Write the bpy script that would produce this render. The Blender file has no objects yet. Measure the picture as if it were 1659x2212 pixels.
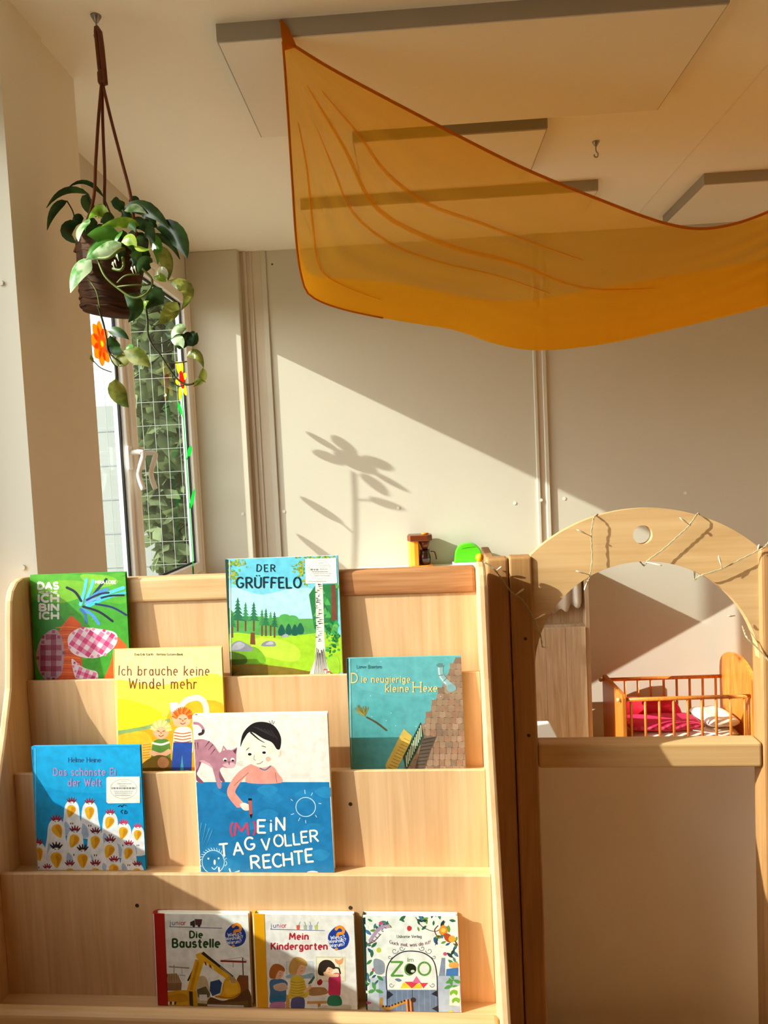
import bpy, bmesh, math, random
from mathutils import Vector, Matrix
from mathutils.geometry import tessellate_polygon
random.seed(7)
SC = bpy.context.scene
COL = SC.collection
R = math.radians

# ---------------------------------------------------------------- camera
IW, IH, FPX = 1659.0, 2212.0, 1500.0
CAM_H = 1.42
def _rot(a, b, c):
    Rx = Matrix(((1,0,0),(0,math.cos(a),-math.sin(a)),(0,math.sin(a),math.cos(a))))
    Ry = Matrix(((math.cos(b),0,math.sin(b)),(0,1,0),(-math.sin(b),0,math.cos(b))))
    Rz = Matrix(((math.cos(c),-math.sin(c),0),(math.sin(c),math.cos(c),0),(0,0,1)))
    return Rz @ Rx @ Ry
CR = _rot(.05587, .04710, -.04605)          # (right, down, forward) world -> camera
def _w(v): return Vector((v[0], v[2], -v[1]))
cam_d = bpy.data.cameras.new('camera'); cam = bpy.data.objects.new('camera', cam_d); COL.objects.link(cam)
cam_d.sensor_fit = 'VERTICAL'; cam_d.sensor_height = 24.0; cam_d.lens = 24.0 * FPX / IH
cam_d.clip_start = .02; cam_d.clip_end = 300
rt, dn, fw = _w(CR[0]), _w(CR[1]), _w(CR[2])
up, bk = -dn, -fw
cam.matrix_world = Matrix(((rt.x,up.x,bk.x,0),(rt.y,up.y,bk.y,0),(rt.z,up.z,bk.z,CAM_H),(0,0,0,1)))
SC.camera = cam

# ---------------------------------------------------------------- light
SUN = Vector((3.2, 1.0, -1.72)).normalized()
def aim(o, d): o.rotation_mode = 'QUATERNION'; o.rotation_quaternion = d.to_track_quat('-Z', 'Y')
sl = bpy.data.lights.new('sun', 'SUN'); sl.energy = 8.3; sl.color = (1, .99, .92); sl.angle = R(.55)
so = bpy.data.objects.new('sun', sl); COL.objects.link(so); so.location = (-6, -2, 5); aim(so, SUN)
# added spot, stands in for sun reflected off a facade, through the right-hand opening
gl = bpy.data.lights.new('glare_stand_in', 'SPOT'); gl.energy = 130000; gl.color = (1, .95, .86)
gl.spot_size = R(2.8); gl.spot_blend = .1; gl.shadow_soft_size = .10
go = bpy.data.objects.new('glare_stand_in', gl); COL.objects.link(go)
GD = Vector((-3.2, 1.0, -1.72)).normalized()
go.location = Vector((2.2, 2.94, 1.15)) - GD * 30; aim(go, GD)
wd = bpy.data.worlds.new('sky'); SC.world = wd; wd.use_nodes = True
nt = wd.node_tree; nt.nodes.clear()
sk = nt.nodes.new('ShaderNodeTexSky'); sk.sky_type = 'NISHITA'; sk.sun_disc = False
sk.sun_elevation = R(27); sk.sun_rotation = math.atan2(-3.2, -1.0); sk.dust_density = 2.0
bg = nt.nodes.new('ShaderNodeBackground'); bg.inputs[1].default_value = .48
ow = nt.nodes.new('ShaderNodeOutputWorld')
hs = nt.nodes.new('ShaderNodeHueSaturation'); hs.inputs['Saturation'].default_value = .35
nt.links.new(sk.outputs[0], hs.inputs['Color']); nt.links.new(hs.outputs[0], bg.inputs[0]); nt.links.new(bg.outputs[0], ow.inputs[0])
SC.view_settings.view_transform = 'Standard'; SC.view_settings.look = 'None'
SC.view_settings.exposure = 0.0; SC.view_settings.gamma = 1.0; SC.view_settings.use_curve_mapping = False
SC.cycles.max_bounces = 10; SC.cycles.diffuse_bounces = 6; SC.cycles.transparent_max_bounces = 16
SC.cycles.caustics_reflective = False; SC.cycles.caustics_refractive = False
SC.cycles.sample_clamp_indirect = 6.0; SC.cycles.use_denoising = True

# ---------------------------------------------------------------- helpers
def ray(u, v):
    c = Vector(((u-829.5)/FPX, (v-1106)/FPX, 1)); d = CR.transposed() @ c
    return Vector((d[0], d[2], -d[1]))
O = Vector((0, 0, CAM_H))
def at(u, v, y): d = ray(u, v); return O + d*(y/d.y)
def atz(u, v, z): d = ray(u, v); return O + d*((z-CAM_H)/d.z)
def atx(u, v, x): d = ray(u, v); return O + d*(x/d.x)
def lin(h):
    h = h.lstrip('#'); c = [int(h[i:i+2], 16)/255 for i in (0, 2, 4)]
    return tuple((x/12.92 if x <= .04045 else ((x+.055)/1.055)**2.4) for x in c)
M = {}
def N(t, k): return t.nodes.new('ShaderNode'+k)
def mat(name, col, rough=.6, var=.06, scale=8, stretch=(1,1,1), bump=0, spec=.3, metal=0, trans=0):
    m = bpy.data.materials.new(name); m.use_nodes = True; t = m.node_tree; b = t.nodes['Principled BSDF']
    c = lin(col) if isinstance(col, str) else col
    tc = N(t,'TexCoord'); mp = N(t,'Mapping'); mp.inputs['Scale'].default_value = stretch
    nz = N(t,'TexNoise'); nz.inputs['Scale'].default_value = scale; nz.inputs['Detail'].default_value = 5
    rp = N(t,'ValToRGB')
    rp.color_ramp.elements[0].position = .3; rp.color_ramp.elements[1].position = .7
    rp.color_ramp.elements[0].color = tuple(max(0, x*(1-var)) for x in c)+(1,)
    rp.color_ramp.elements[1].color = tuple(min(1, x*(1+var)) for x in c)+(1,)
    t.links.new(tc.outputs['Object'], mp.inputs[0]); t.links.new(mp.outputs[0], nz.inputs[0])
    t.links.new(nz.outputs[0], rp.inputs[0]); t.links.new(rp.outputs[0], b.inputs['Base Color'])
    b.inputs['Roughness'].default_value = rough; b.inputs['Specular IOR Level'].default_value = spec
    b.inputs['Metallic'].default_value = metal
    if bump:
        bp = N(t,'Bump'); bp.inputs['Strength'].default_value = bump; bp.inputs['Distance'].default_value = .004
        t.links.new(nz.outputs[0], bp.inputs['Height']); t.links.new(bp.outputs[0], b.inputs['Normal'])
    if trans:
        o = t.nodes['Material Output']; tl = N(t,'BsdfTranslucent'); mx = N(t,'MixShader'); mx.inputs[0].default_value = trans
        t.links.new(rp.outputs[0], tl.inputs[0]); t.links.new(b.outputs[0], mx.inputs[1]); t.links.new(tl.outputs[0], mx.inputs[2])
        t.links.new(mx.outputs[0], o.inputs[0])
    M[name] = m; return m
def wood(name, light, dark, axis='z', scale=1.0, rough=.5):
    m = bpy.data.materials.new(name); m.use_nodes = True; t = m.node_tree; b = t.nodes['Principled BSDF']
    tc = N(t,'TexCoord'); mp = N(t,'Mapping')
    s = {'z': (26,26,2.2), 'x': (2.2,26,26), 'y': (26,2.2,26)}[axis]
    mp.inputs['Scale'].default_value = tuple(k*scale for k in s)
    n1 = N(t,'TexNoise'); n1.inputs['Scale'].default_value = 1.3; n1.inputs['Detail'].default_value = 6; n1.inputs['Distortion'].default_value = 1.3
    mp2 = N(t,'Mapping'); mp2.inputs['Scale'].default_value = tuple(k*scale*(6 if k > 5 else 1.6) for k in s)
    n2 = N(t,'TexNoise'); n2.inputs['Scale'].default_value = 1.0; n2.inputs['Detail'].default_value = 3
    mx = N(t,'Mix'); mx.data_type = 'RGBA'; mx.inputs[0].default_value = .35
    rp = N(t,'ValToRGB'); rp.color_ramp.elements[0].position = .34; rp.color_ramp.elements[1].position = .66
    rp.color_ramp.elements[0].color = lin(dark)+(1,); rp.color_ramp.elements[1].color = lin(light)+(1,)
    t.links.new(tc.outputs['Object'], mp.inputs[0]); t.links.new(tc.outputs['Object'], mp2.inputs[0])
    t.links.new(mp.outputs[0], n1.inputs[0]); t.links.new(mp2.outputs[0], n2.inputs[0])
    t.links.new(n1.outputs[0], mx.inputs[6]); t.links.new(n2.outputs[0], mx.inputs[7])
    t.links.new(mx.outputs[2], rp.inputs[0]); t.links.new(rp.outputs[0], b.inputs['Base Color'])
    b.inputs['Roughness'].default_value = rough; b.inputs['Specular IOR Level'].default_value = .3
    M[name] = m; return m
def new_obj(name, verts, faces, m=None, parent=None, smooth=False):
    me = bpy.data.meshes.new(name); me.from_pydata([tuple(v) for v in verts], [], faces); me.update()
    o = bpy.data.objects.new(name, me); COL.objects.link(o)
    if m: me.materials.append(M[m] if isinstance(m, str) else m)
    if smooth:
        for p in me.polygons: p.use_smooth = True
    if parent: o.parent = parent
    return o
def from_bm(name, bm, m=None, parent=None, smooth=False):
    bmesh.ops.recalc_face_normals(bm, faces=bm.faces)
    me = bpy.data.meshes.new(name); bm.to_mesh(me); bm.free()
    o = bpy.data.objects.new(name, me); COL.objects.link(o)
    if m: me.materials.append(M[m] if isinstance(m, str) else m)
    if smooth:
        for p in me.polygons: p.use_smooth = True
    if parent: o.parent = parent
    return o
def bm_box(bm, a, b, bev=0, seg=2):
    g = bmesh.ops.create_cube(bm, size=1)
    vs = g['verts']
    for v in vs:
        for i in range(3): v.co[i] = a[i] + (v.co[i]+.5)*(b[i]-a[i])
    if bev:
        es = list({e for v in vs for e in v.link_edges})
        bmesh.ops.bevel(bm, geom=es, offset=bev, segments=seg, affect='EDGES', profile=.5)
def box(name, a, b, m, parent=None, bev=0, seg=2):
    bm = bmesh.new(); bm_box(bm, a, b, bev, seg); return from_bm(name, bm, m, parent, smooth=False)
def prism(name, pts, axis, d0, d1, m, parent=None, bev=0, holes=None):
    """outline pts (2D) extruded along axis ('x': pts=(y,z), 'y': pts=(x,z), 'z': pts=(x,y))"""
    bm = bmesh.new()
    def P(p, d): return {'x': (d,p[0],p[1]), 'y': (p[0],d,p[1]), 'z': (p[0],p[1],d)}[axis]
    loops = [pts] + (holes or [])
    tess = tessellate_polygon([[Vector((p[0],p[1],0)) for p in l] for l in loops])
    flat = [p for l in loops for p in l]
    va = [bm.verts.new(P(p, d0)) for p in flat]; vb = [bm.verts.new(P(p, d1)) for p in flat]
    if holes:
        for t in tess:
            try: bm.faces.new([va[i] for i in t]); bm.faces.new([vb[i] for i in t])
            except ValueError: pass
    else:
        bm.faces.new(va); bm.faces.new(vb)
    k = 0
    for l in loops:
        n = len(l)
        for i in range(n):
            j = (i+1) % n
            bm.faces.new((va[k+i], va[k+j], vb[k+j], vb[k+i]))
        k += n
    bmesh.ops.recalc_face_normals(bm, faces=bm.faces)
    if bev and not holes:
        es = [e for e in bm.edges if len(e.link_faces) == 2 and e.calc_face_angle() > .6 and
              abs((e.verts[0].co-e.verts[1].co)['xyz'.index(axis)]) < 1e-6]
        bmesh.ops.bevel(bm, geom=es, offset=bev, segments=2, affect='EDGES', profile=.5)
    o = from_bm(name, bm, m, parent)
    if bev and holes:
        bv = o.modifiers.new('edge', 'BEVEL'); bv.width = bev; bv.segments = 2; bv.limit_method = 'ANGLE'; bv.angle_limit = R(40)
    return o
def bm_tube(bm, pts, r, n=6, cap=True):
    rings = []; L = len(pts); pts = [Vector(p) for p in pts]
    ref = Vector((.3,.2,1)).normalized()
    for i, p in enumerate(pts):
        t = (pts[min(i+1,L-1)] - pts[max(i-1,0)]).normalized()
        a = t.cross(ref)
        if a.length < 1e-3: a = t.cross(Vector((1,0,0)))
        a.normalize(); b = t.cross(a)
        rr = r[i] if isinstance(r, (list,tuple)) else r
        rings.append([bm.verts.new(p + (a*math.cos(2*math.pi*k/n) + b*math.sin(2*math.pi*k/n))*rr) for k in range(n)])
    for i in range(L-1):
        for k in range(n):
            bm.faces.new((rings[i][k], rings[i][(k+1)%n], rings[i+1][(k+1)%n], rings[i+1][k]))
    if cap: bm.faces.new(rings[0][::-1]); bm.faces.new(rings[-1])
def tube(name, pts, r, m, parent=None, n=6):
    bm = bmesh.new(); bm_tube(bm, pts, r, n); return from_bm(name, bm, m, parent, smooth=True)
def spline(pts, k=6):
    """Catmull-Rom through points"""
    P = [Vector(p) for p in pts]; out = []
    for i in range(len(P)-1):
        p0 = P[max(i-1,0)]; p1 = P[i]; p2 = P[i+1]; p3 = P[min(i+2,len(P)-1)]
        for j in range(k):
            t = j/k
            out.append(.5*((2*p1)+(p2-p0)*t+(2*p0-5*p1+4*p2-p3)*t*t+(3*p1-p0-3*p2+p3)*t**3))
    out.append(P[-1]); return out
def lathe(name, prof, m, parent=None, n=24, center=(0,0,0), smooth=True, caps=True):
    bm = bmesh.new(); rings = []
    for r, z in prof: rings.append([bm.verts.new((center[0]+r*math.cos(2*math.pi*k/n), center[1]+r*math.sin(2*math.pi*k/n), center[2]+z)) for k in range(n)])
    for i in range(len(rings)-1):
        for k in range(n): bm.faces.new((rings[i][k], rings[i][(k+1)%n], rings[i+1][(k+1)%n], rings[i+1][k]))
    if caps: bm.faces.new(rings[0][::-1]); bm.faces.new(rings[-1])
    o = from_bm(name, bm, m, parent, smooth)
    return o
def disc(name, c, r, th, axis, m, parent=None, n=12):
    pts = [(math.cos(2*math.pi*k/n)*r, math.sin(2*math.pi*k/n)*r) for k in range(n)]
    ij = {'x': (1,2), 'y': (0,2), 'z': (0,1)}[axis]; d = c['xyz'.index(axis)]
    return prism(name, [(p[0]+c[ij[0]], p[1]+c[ij[1]]) for p in pts], axis, d, d+th, m, parent)
def tag(o, label=None, cat=None, group=None, kind=None):
    if label: o['label'] = label
    if cat: o['category'] = cat
    if group: o['group'] = group
    if kind: o['kind'] = kind
    return o
def empty(name, loc=(0,0,0), rz=0, rx=0):
    o = bpy.data.objects.new(name, None); COL.objects.link(o); o.location = loc; o.rotation_euler = (rx,0,rz)
    o.empty_display_size = .05; return o
def structure(o): o['kind'] = 'structure'; return o
def dup(o, parent):
    c = o.copy(); COL.objects.link(c); c.parent = parent; return c

# ---------------------------------------------------------------- materials
mat('wall_paint', '#cfc9b8', .62, .015, 3, spec=.25)
mat('ceiling_paint', '#fbf8f0', .7, .012, 2, spec=.15)
mat('pillar_paint', '#ece6d8', .6, .015, 3, spec=.2)
mat('trim_paint', '#cfc2ae', .5, .03, 5)
mat('panel_white', '#f1ede4', .5, .01, 3)
mat('panel_edge', '#a9a295', .5, .02, 4, metal=.0)
mat('rear_paint', '#dcbd8c', .7, .04, 2)
mat('pvc', '#f0ece4', .35, .01, 4, spec=.5)
mat('rubber', '#17191c', .6, .1, 20)
mat('floor_wood', '#d6b07c', .42, .15, 3, stretch=(1.5,12,1))
mat('metal', '#9c9a94', .35, .05, 20, metal=.9)
mat('white_plastic', '#e9e4da', .4, .02, 10)
wood('maple', '#dfb88c', '#c99e70', 'z', .8)
wood('maple_x', '#e0ba8c', '#cba06c', 'x', .8)
wood('beech_red', '#c08a5c', '#9a6238', 'x', 1.2)
wood('post_wood', '#b98c5a', '#9d7042', 'z', 1.0)
wood('arch_wood', '#dcb684', '#c39a66', 'x', .55)
wood('cabinet_wood', '#d9bfa0', '#bb9c79', 'z', 1.2)
wood('pine_orange', '#d98a3a', '#b8601c', 'z', 1.6, .35)
mat('screw_dark', '#3b2c1e', .6, .1, 30)
def glass_mat():
    m = bpy.data.materials.new('window_glass'); m.use_nodes = True; t = m.node_tree; t.nodes.clear()
    o = N(t,'OutputMaterial'); tr = N(t,'BsdfTransparent'); tr.inputs[0].default_value = (.93,.96,.94,1)
    g = N(t,'BsdfGlossy'); g.inputs['Roughness'].default_value = .0; fr = N(t,'Fresnel'); fr.inputs[0].default_value = 1.3
    ge = N(t,'NewGeometry'); fm = N(t,'Math'); fm.operation = 'MULTIPLY'; inv = N(t,'Math'); inv.operation = 'SUBTRACT'; inv.inputs[0].default_value = 1
    t.links.new(ge.outputs['Backfacing'], inv.inputs[1]); t.links.new(fr.outputs[0], fm.inputs[0]); t.links.new(inv.outputs[0], fm.inputs[1])
    mx = N(t,'MixShader'); t.links.new(fm.outputs[0], mx.inputs[0]); t.links.new(tr.outputs[0], mx.inputs[1]); t.links.new(g.outputs[0], mx.inputs[2])
    t.links.new(mx.outputs[0], o.inputs[0]); M['window_glass'] = m
glass_mat()
# ================================================================ structure
XL, YB, ZC = -1.04, 3.338, 2.5
XR, YF = 3.0, -2.6
structure(box('floor', (XL-.05, YF-.1, -.08), (XR+.2, YB+.15, 0), 'floor_wood'))
structure(box('ceiling', (XL-.05, YF-.1, ZC), (XR+.2, YB+.15, ZC+.12), 'ceiling_paint'))
wb = structure(box('wall_back', (XL-.05, YB, 0), (XR+.2, YB+.12, ZC), 'wall_paint'))
structure(box('wall_front', (XL-.2, YF-.1, 0), (XR+.2, YF, ZC), 'rear_paint'))
def wall_with_holes(name, x0, x1, ys, m):
    """wall slab in the y-z plane, ys = [(y0,y1,z0,z1) openings]"""
    bm = bmesh.new(); cur = YF
    for (a, b, c, d) in sorted(ys):
        bm_box(bm, (x0, cur, 0), (x1, a, ZC)); bm_box(bm, (x0, a, 0), (x1, b, c)); bm_box(bm, (x0, a, d), (x1, b, ZC)); cur = b
    bm_box(bm, (x0, cur, 0), (x1, YB, ZC))
    bmesh.ops.remove_doubles(bm, verts=bm.verts, dist=1e-5)
    return structure(from_bm(name, bm, m))
W1 = (1.74, 3.292, .97, 2.318); W2 = (.02, 1.502, .873, 2.30); W4 = (1.55, 2.34, 1.0, 2.3); W5 = (2.94, 3.3, 1.0, 2.3)
wall_with_holes('wall_left', XL-.05, XL, [W1, W2], 'wall_paint')
wall_with_holes('wall_right', XR, XR+.09, [(2.42, 2.86, .5, 1.59), W4], 'rear_paint')
# pillar of the left wall
p = structure(prism('trim_1', [(XL, 1.503), (-.85, 1.503), (-.85, 1.69), (-.858, 1.692), (-.858, 1.866), (XL, 1.866)], 'z', 0, ZC, 'pillar_paint'))
for (u, v) in ((3, 612),):
    q = at(u, v, 1.5025); disc('screw_cap', (q.x, q.y-.004, q.z), .006, .004, 'y', 'white_plastic', p)
q = at(50, 1226, 1.5025); disc('screw_cap', (q.x, q.y-.004, q.z), .006, .004, 'y', 'white_plastic', p)
# back wall joints: a grooved cover strip left, an H profile right
t2 = empty('trim_2', (0, 0, 0)); t2['kind'] = 'structure'
box('cover_board', (-.80, YB-.006, 0), (-.668, YB, ZC), 'trim_paint', t2)
for x0, x1, d, m in ((-.806,-.788,.016,'wall_paint'), (-.772,-.757,.014,'trim_paint'), (-.742,-.732,.011,'trim_paint'), (-.690,-.664,.008,'wall_paint')):
    box('ridge', (x0, YB-d, 0), (x1, YB-.005, ZC), m, t2, .002, 1)
structure(box('trim_5', (XL, YB-.05, 0), (-.79, YB, ZC), 'wall_paint', None, .004))
t3 = empty('trim_3', (0, 0, 0)); t3['kind'] = 'structure'
box('cover_board', (.592, YB-.004, 0), (.622, YB, ZC), 'trim_paint', t3)
for x0, x1 in ((.576,.592), (.618,.638)): box('ridge', (x0, YB-.012, 0), (x1, YB, ZC), 'wall_paint', t3, .003, 1)
for u, v in ((1112,1087),(1168,1080),(1219,1077),(860,1097),(613,1105),(530,1109),(1480,1065)):
    q = at(u, v, YB); disc('screw_cap', (q.x, YB-.052 if q.x < -.79 else YB-.002 if abs(q.x-.61) > .03 else YB-.0135, q.z), .0075, .002, 'y', 'white_plastic', wb)
q = at(588, 571, YB); disc('screw_cap', (q.x, YB-.003, q.z), .004, .003, 'y', 'screw_dark', wb)
structure(box('baseboard_back', (XL, YB-.012, 0), (XR, YB, .07), 'trim_paint'))

# ---------------------------------------------------------------- windows
def sash(win, y0, y1, z0, z1, x):
    s = prism('sash', [(y0,z0),(y1,z0),(y1,z1),(y0,z1)], 'x', x-.040, x+.006, 'pvc', win, .004,
              holes=[[(y0+.05,z0+.05),(y0+.05,z1-.05),(y1-.05,z1-.05),(y1-.05,z0+.05)]])
    box('pane', (x-.026, y0+.045, z0+.045), (x-.022, y1-.045, z1-.045), 'window_glass', s)
    prism('gasket', [(y0+.043,z0+.043),(y1-.043,z0+.043),(y1-.043,z1-.043),(y0+.043,z1-.043)], 'x', x-.020, x-.012, 'rubber', s,
          holes=[[(y0+.058,z0+.058),(y0+.058,z1-.058),(y1-.058,z1-.058),(y1-.058,z0+.058)]])
    return s
def handle(win, y, z, x):
    h = box('handle', (x+.006, y-.016, z-.035), (x+.016, y+.016, z+.035), 'pvc', win, .003)
    tube('lever', spline([(x+.014,y,z+.015),(x+.05,y,z+.015),(x+.062,y,z+.005),(x+.062,y,z-.06),(x+.052,y,z-.11)], 5), .0095, 'pvc', h, 8)
def window(name, W, mull, XL=XL):
    w = empty(name, (XL, (W[0]+W[1])/2, W[2])); w['kind'] = 'structure'; off = Vector(w.location)
    kids = []
    def own(o): o.matrix_parent_inverse = Matrix.Translation(-off); return o
    own(prism('frame', [(W[0]-.01,W[2]-.01),(W[1]+.01,W[2]-.01),(W[1]+.01,W[3]+.01),(W[0]-.01,W[3]+.01)], 'x', XL-.052, XL+.012, 'pvc', w, .006,
          holes=[[(W[0]+.02,W[2]+.02),(W[0]+.02,W[3]-.02),(W[1]-.02,W[3]-.02),(W[1]-.02,W[2]+.02)]]))
    edges = [W[0]+.02] + mull + [W[1]-.02]
    ss = []
    for a, b in zip(edges[:-1], edges[1:]): ss.append(own(sash(w, a, b, W[2]+.02, W[3]-.02, XL)))
    return w, own
w1, own1 = window('window_1', W1, [2.53])
own1(prism('meeting_strip', [(XL-.02,2.508),(XL+.017,2.508),(XL+.022,2.53),(XL+.017,2.552),(XL-.02,2.552)], 'z', W1[2]+.03, W1[3]-.03, 'pvc', w1))
for y in (2.475, 2.59):
    h = box('handle', (XL+.006, y-.016, 1.475), (XL+.018, y+.016, 1.56), 'pvc', w1, .003); own1(h)
    tube('lever', spline([(XL+.014,y,1.535),(XL+.05,y,1.537),(XL+.064,y,1.525),(XL+.043,y,1.46),(XL+.056,y,1.40)], 5), .0095, 'pvc', h, 8)
w2, own2 = window('window_2', W2, [])
w4, own4 = window('window_4', W4, [], XR+.05)
w3 = empty('glare_opening', (XR, 2.64, .5)); w3['kind'] = 'structure'  # unseen framed opening, added and sized to shape the reflected sun patch
o = prism('frame', [(2.40,.48),(2.88,.48),(2.88,1.61),(2.40,1.61)], 'x', XR-.006, XR+.05, 'pvc', w3, .004, holes=[[(2.42,.5),(2.42,1.59),(2.86,1.59),(2.86,.5)]])
o.matrix_parent_inverse = Matrix.Translation(-Vector(w3.location))

# ---------------------------------------------------------------- outside
structure(box('ground', (-30, -20, -.4), (30, 30, -.3), mat('paving', '#a59c8a', .9, .08, 2)))
mat('facade', '#a3a8a4', .6, .01, 2); mat('facade_joint', '#9a9ea2', .6, .02, 4)
fb = empty('white_building', (-6, 9.2, -.3)); tag(fb, 'white tiled container building seen through the near window sash', 'building')
prism('wall', [(-2.6,-1.2),(2.95,-1.2),(2.95,3),(-2.6,3)], 'z', 0, 2.65, 'facade', fb)
for k in range(6): box('joint', (-2.6, -1.206, .35+k*.40), (2.95, -1.2, .365+k*.40), 'facade_joint', fb)
for k in range(12): box('joint', (-2.4+k*.42, -1.206, 0), (-2.388+k*.42, -1.2, 2.65), 'facade_joint', fb)
mat('hedge_leaf', '#66744a', .7, .45, 6, trans=.3); mat('bark', '#4a3c2c', .8, .2, 10)
def outdoor_tree(x, y, r, h, seed, label):
    rnd = random.Random(seed)
    t = empty('tree', (x, y, -.3)); tag(t, label, 'tree', 'trees behind the wire fence')
    tube('trunk', [(0,0,0),(.05,0,h*.35),(0,.05,h*.7)], [.12,.09,.05], 'bark', t, 8)
    vs, fs = [], []
    for i in range(2600):
        d = Vector((rnd.gauss(0,1), rnd.gauss(0,1), rnd.gauss(0,1))).normalized() * r * rnd.uniform(.55, 1)
        c = Vector((d.x, d.y, h*.55 + d.z*h*.5/r)); s = rnd.uniform(.07, .17)
        a = Vector((rnd.gauss(0,1), rnd.gauss(0,1), rnd.gauss(0,1))).normalized(); b = a.orthogonal().normalized()
        n = len(vs); vs += [c-a*s, c+b*s*.5, c+a*s, c-b*s*.5]; fs.append((n,n+1,n+2,n+3))
    o = new_obj('crown', vs, fs, 'hedge_leaf', t); o['kind'] = 'stuff'
for i, (x, y, r, h) in enumerate(((-2.45,7.2,.5,4.6),(-1.2,8.6,.45,5.2),(-1.9,12.6,.7,6.0),(-.2,12.8,.7,6.2))):
    outdoor_tree(x, y, r, h, i, ('narrow green tree outside, directly behind the flower window pane','bushy green tree outside behind the right end of the wire fence','tall green tree farther off behind the white building corner','tall green tree farthest off behind the fence')[i])
mat('wire', '#a9b0a6', .5, .05, 10, metal=.3)
wf = empty('wire_fence', (-2.4, 5.6, -.3)); tag(wf, 'grey welded wire mesh fence outside the window', 'fence')
bm = bmesh.new()
for k in range(26): bm_box(bm, (-1.3+k*.1, 0, 0), (-1.2968+k*.1, .004, 2.9))
for k in range(16): bm_box(bm, (-1.3, -.004, .1+k*.19), (1.25, .001, .1035+k*.19))
m_ = from_bm('wire_mesh', bm, 'wire', wf); m_['kind'] = 'stuff'
for x in (-1.0, .98): box('post', (x, .01, 0), (x+.05, .06, 3.0), 'wire', wf)

# ---------------------------------------------------------------- ceiling panels and hooks
def ceiling_panel(x0, x1, y0, y1, label):
    e = empty('ceiling_panel', ((x0+x1)/2, (y0+y1)/2, ZC)); tag(e, label, 'ceiling panel', 'flat panels on the ceiling')
    hx, hy = (x1-x0)/2, (y1-y0)/2
    prism('frame', [(-hx,-hy),(hx,-hy),(hx,hy),(-hx,hy)], 'z', -.040, 0, 'panel_edge', e, holes=[[(-hx+.004,-hy+.004),(-hx+.004,hy-.004),(hx-.004,hy-.004),(hx-.004,-hy+.004)]])
    box('face_plate', (-hx+.004,-hy+.004,-.043), (hx-.004,hy-.004,-.004), 'panel_white', e)
ceiling_panel(-.425, .767, 1.69, 2.165, 'long white panel on the ceiling nearest the camera, cloth hooked to its edge')
ceiling_panel(-.15, .455, 2.23, 2.62, 'small white ceiling panel just behind the nearest long one')
ceiling_panel(-.40, .745, 2.75, 3.05, 'white ceiling panel farthest back, mostly behind the orange cloth')
ceiling_panel(1.145, 2.3, 2.76, 3.2, 'white ceiling panel at the right edge above the cloth rim')
structure(box('trim_4', (1.02, 1.2, ZC-.0015), (1.026, YB, ZC), 'panel_white'))
def hook(p, label):
    e = empty('ceiling_hook', p); tag(e, label, 'hook')
    lathe('base', [(.003,-.016),(.006,-.012),(.011,-.003),(.012,0)], 'metal', e, 14)
    tube('hook_wire', spline([(0,0,-.015),(0,0,-.03),(.006,0,-.04),(.004,0,-.05),(-.004,0,-.05),(-.007,0,-.042)], 4), .0022, 'metal', e, 6)
H1 = atz(207, 34, 2.5)
hook(H1, 'small metal ceiling hook carrying the hanging plant')
hook(atz(1287, 306, 2.5), 'small bare metal hook on the ceiling right of the orange cloth')
# ================================================================ book display rack
RX0, RY0, RZ = -.84, 1.40, R(-2.3)
RM = Matrix.Translation((RX0, RY0, 0)) @ Matrix.Rotation(RZ, 4, 'Z'); RI = RM.inverted()
def rk(u, v, yl):
    o = RI @ O; d = RI.to_3x3() @ ray(u, v); t = (yl - o.y)/d.y; return o + d*t
rack = empty('book_display_rack', (RX0, RY0, 0), RZ)
tag(rack, 'light maple tiered book display rack with curved side panels holding picture books', 'bookcase')
prof = [(.085,0),(.085,1.208),(.074,1.224),(.054,1.232),(.028,1.233),(.008,1.227),(-.007,1.212),(-.015,1.192),(-.020,1.16),(-.028,1.09),(-.038,1.016),(-.066,.93),(-.098,.844),(-.163,.673),(-.232,.52),(-.262,.45),(-.275,.38),(-.28,0)]
for x0, x1 in ((-.018, .0), (.953, .971)): prism('side_panel', prof, 'x', x0, x1, 'maple', rack, .005)
zb0, zb1 = 1.168, 1.222
box('top_rail', (.0, .05, zb0), (.57, .085, zb1), 'maple_x', rack, .007, 3)
box('top_rail', (.572, .05, zb0), (.953, .085, zb1), 'beech_red', rack, .007, 3)
box('back_panel', (0, .057, .93), (.953, .066, 1.172), 'maple', rack)
LIP = {1: 1.016, 2: .844, 3: .673}
for k, (y, z0) in {1: (.010,.79), 2: (-.055,.62), 3: (-.12,.38)}.items():
    box('shelf_front', (0, y, z0), (.953, y+.009, LIP[k]), 'maple', rack, .0015, 1)
box('shelf', (0, .019, LIP[1]-.030), (.953, .057, LIP[1]-.021), 'maple_x', rack)
box('shelf', (0, -.046, LIP[2]-.030), (.953, .010, LIP[2]-.021), 'maple_x', rack)
box('shelf', (0, -.111, LIP[3]-.030), (.953, -.055, LIP[3]-.021), 'maple_x', rack)
box('shelf', (0, -.205, .418), (.953, -.12, .4295), 'maple_x', rack)
box('front_rail', (0, -.236, .436), (.953, -.209, .484), 'maple_x', rack, .009, 3)
box('lower_panel', (0, -.222, .06), (.953, -.212, .44), 'maple', rack)
for u, v, y in ((296,1956,-.12),(757,1961,-.12),(757,1737,-.055)):
    q = rk(u, v, y); disc('screw_hole', (q.x, y-.0004, q.z), .0038, .0004, 'y', 'screw_dark', rack, 10)

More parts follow.
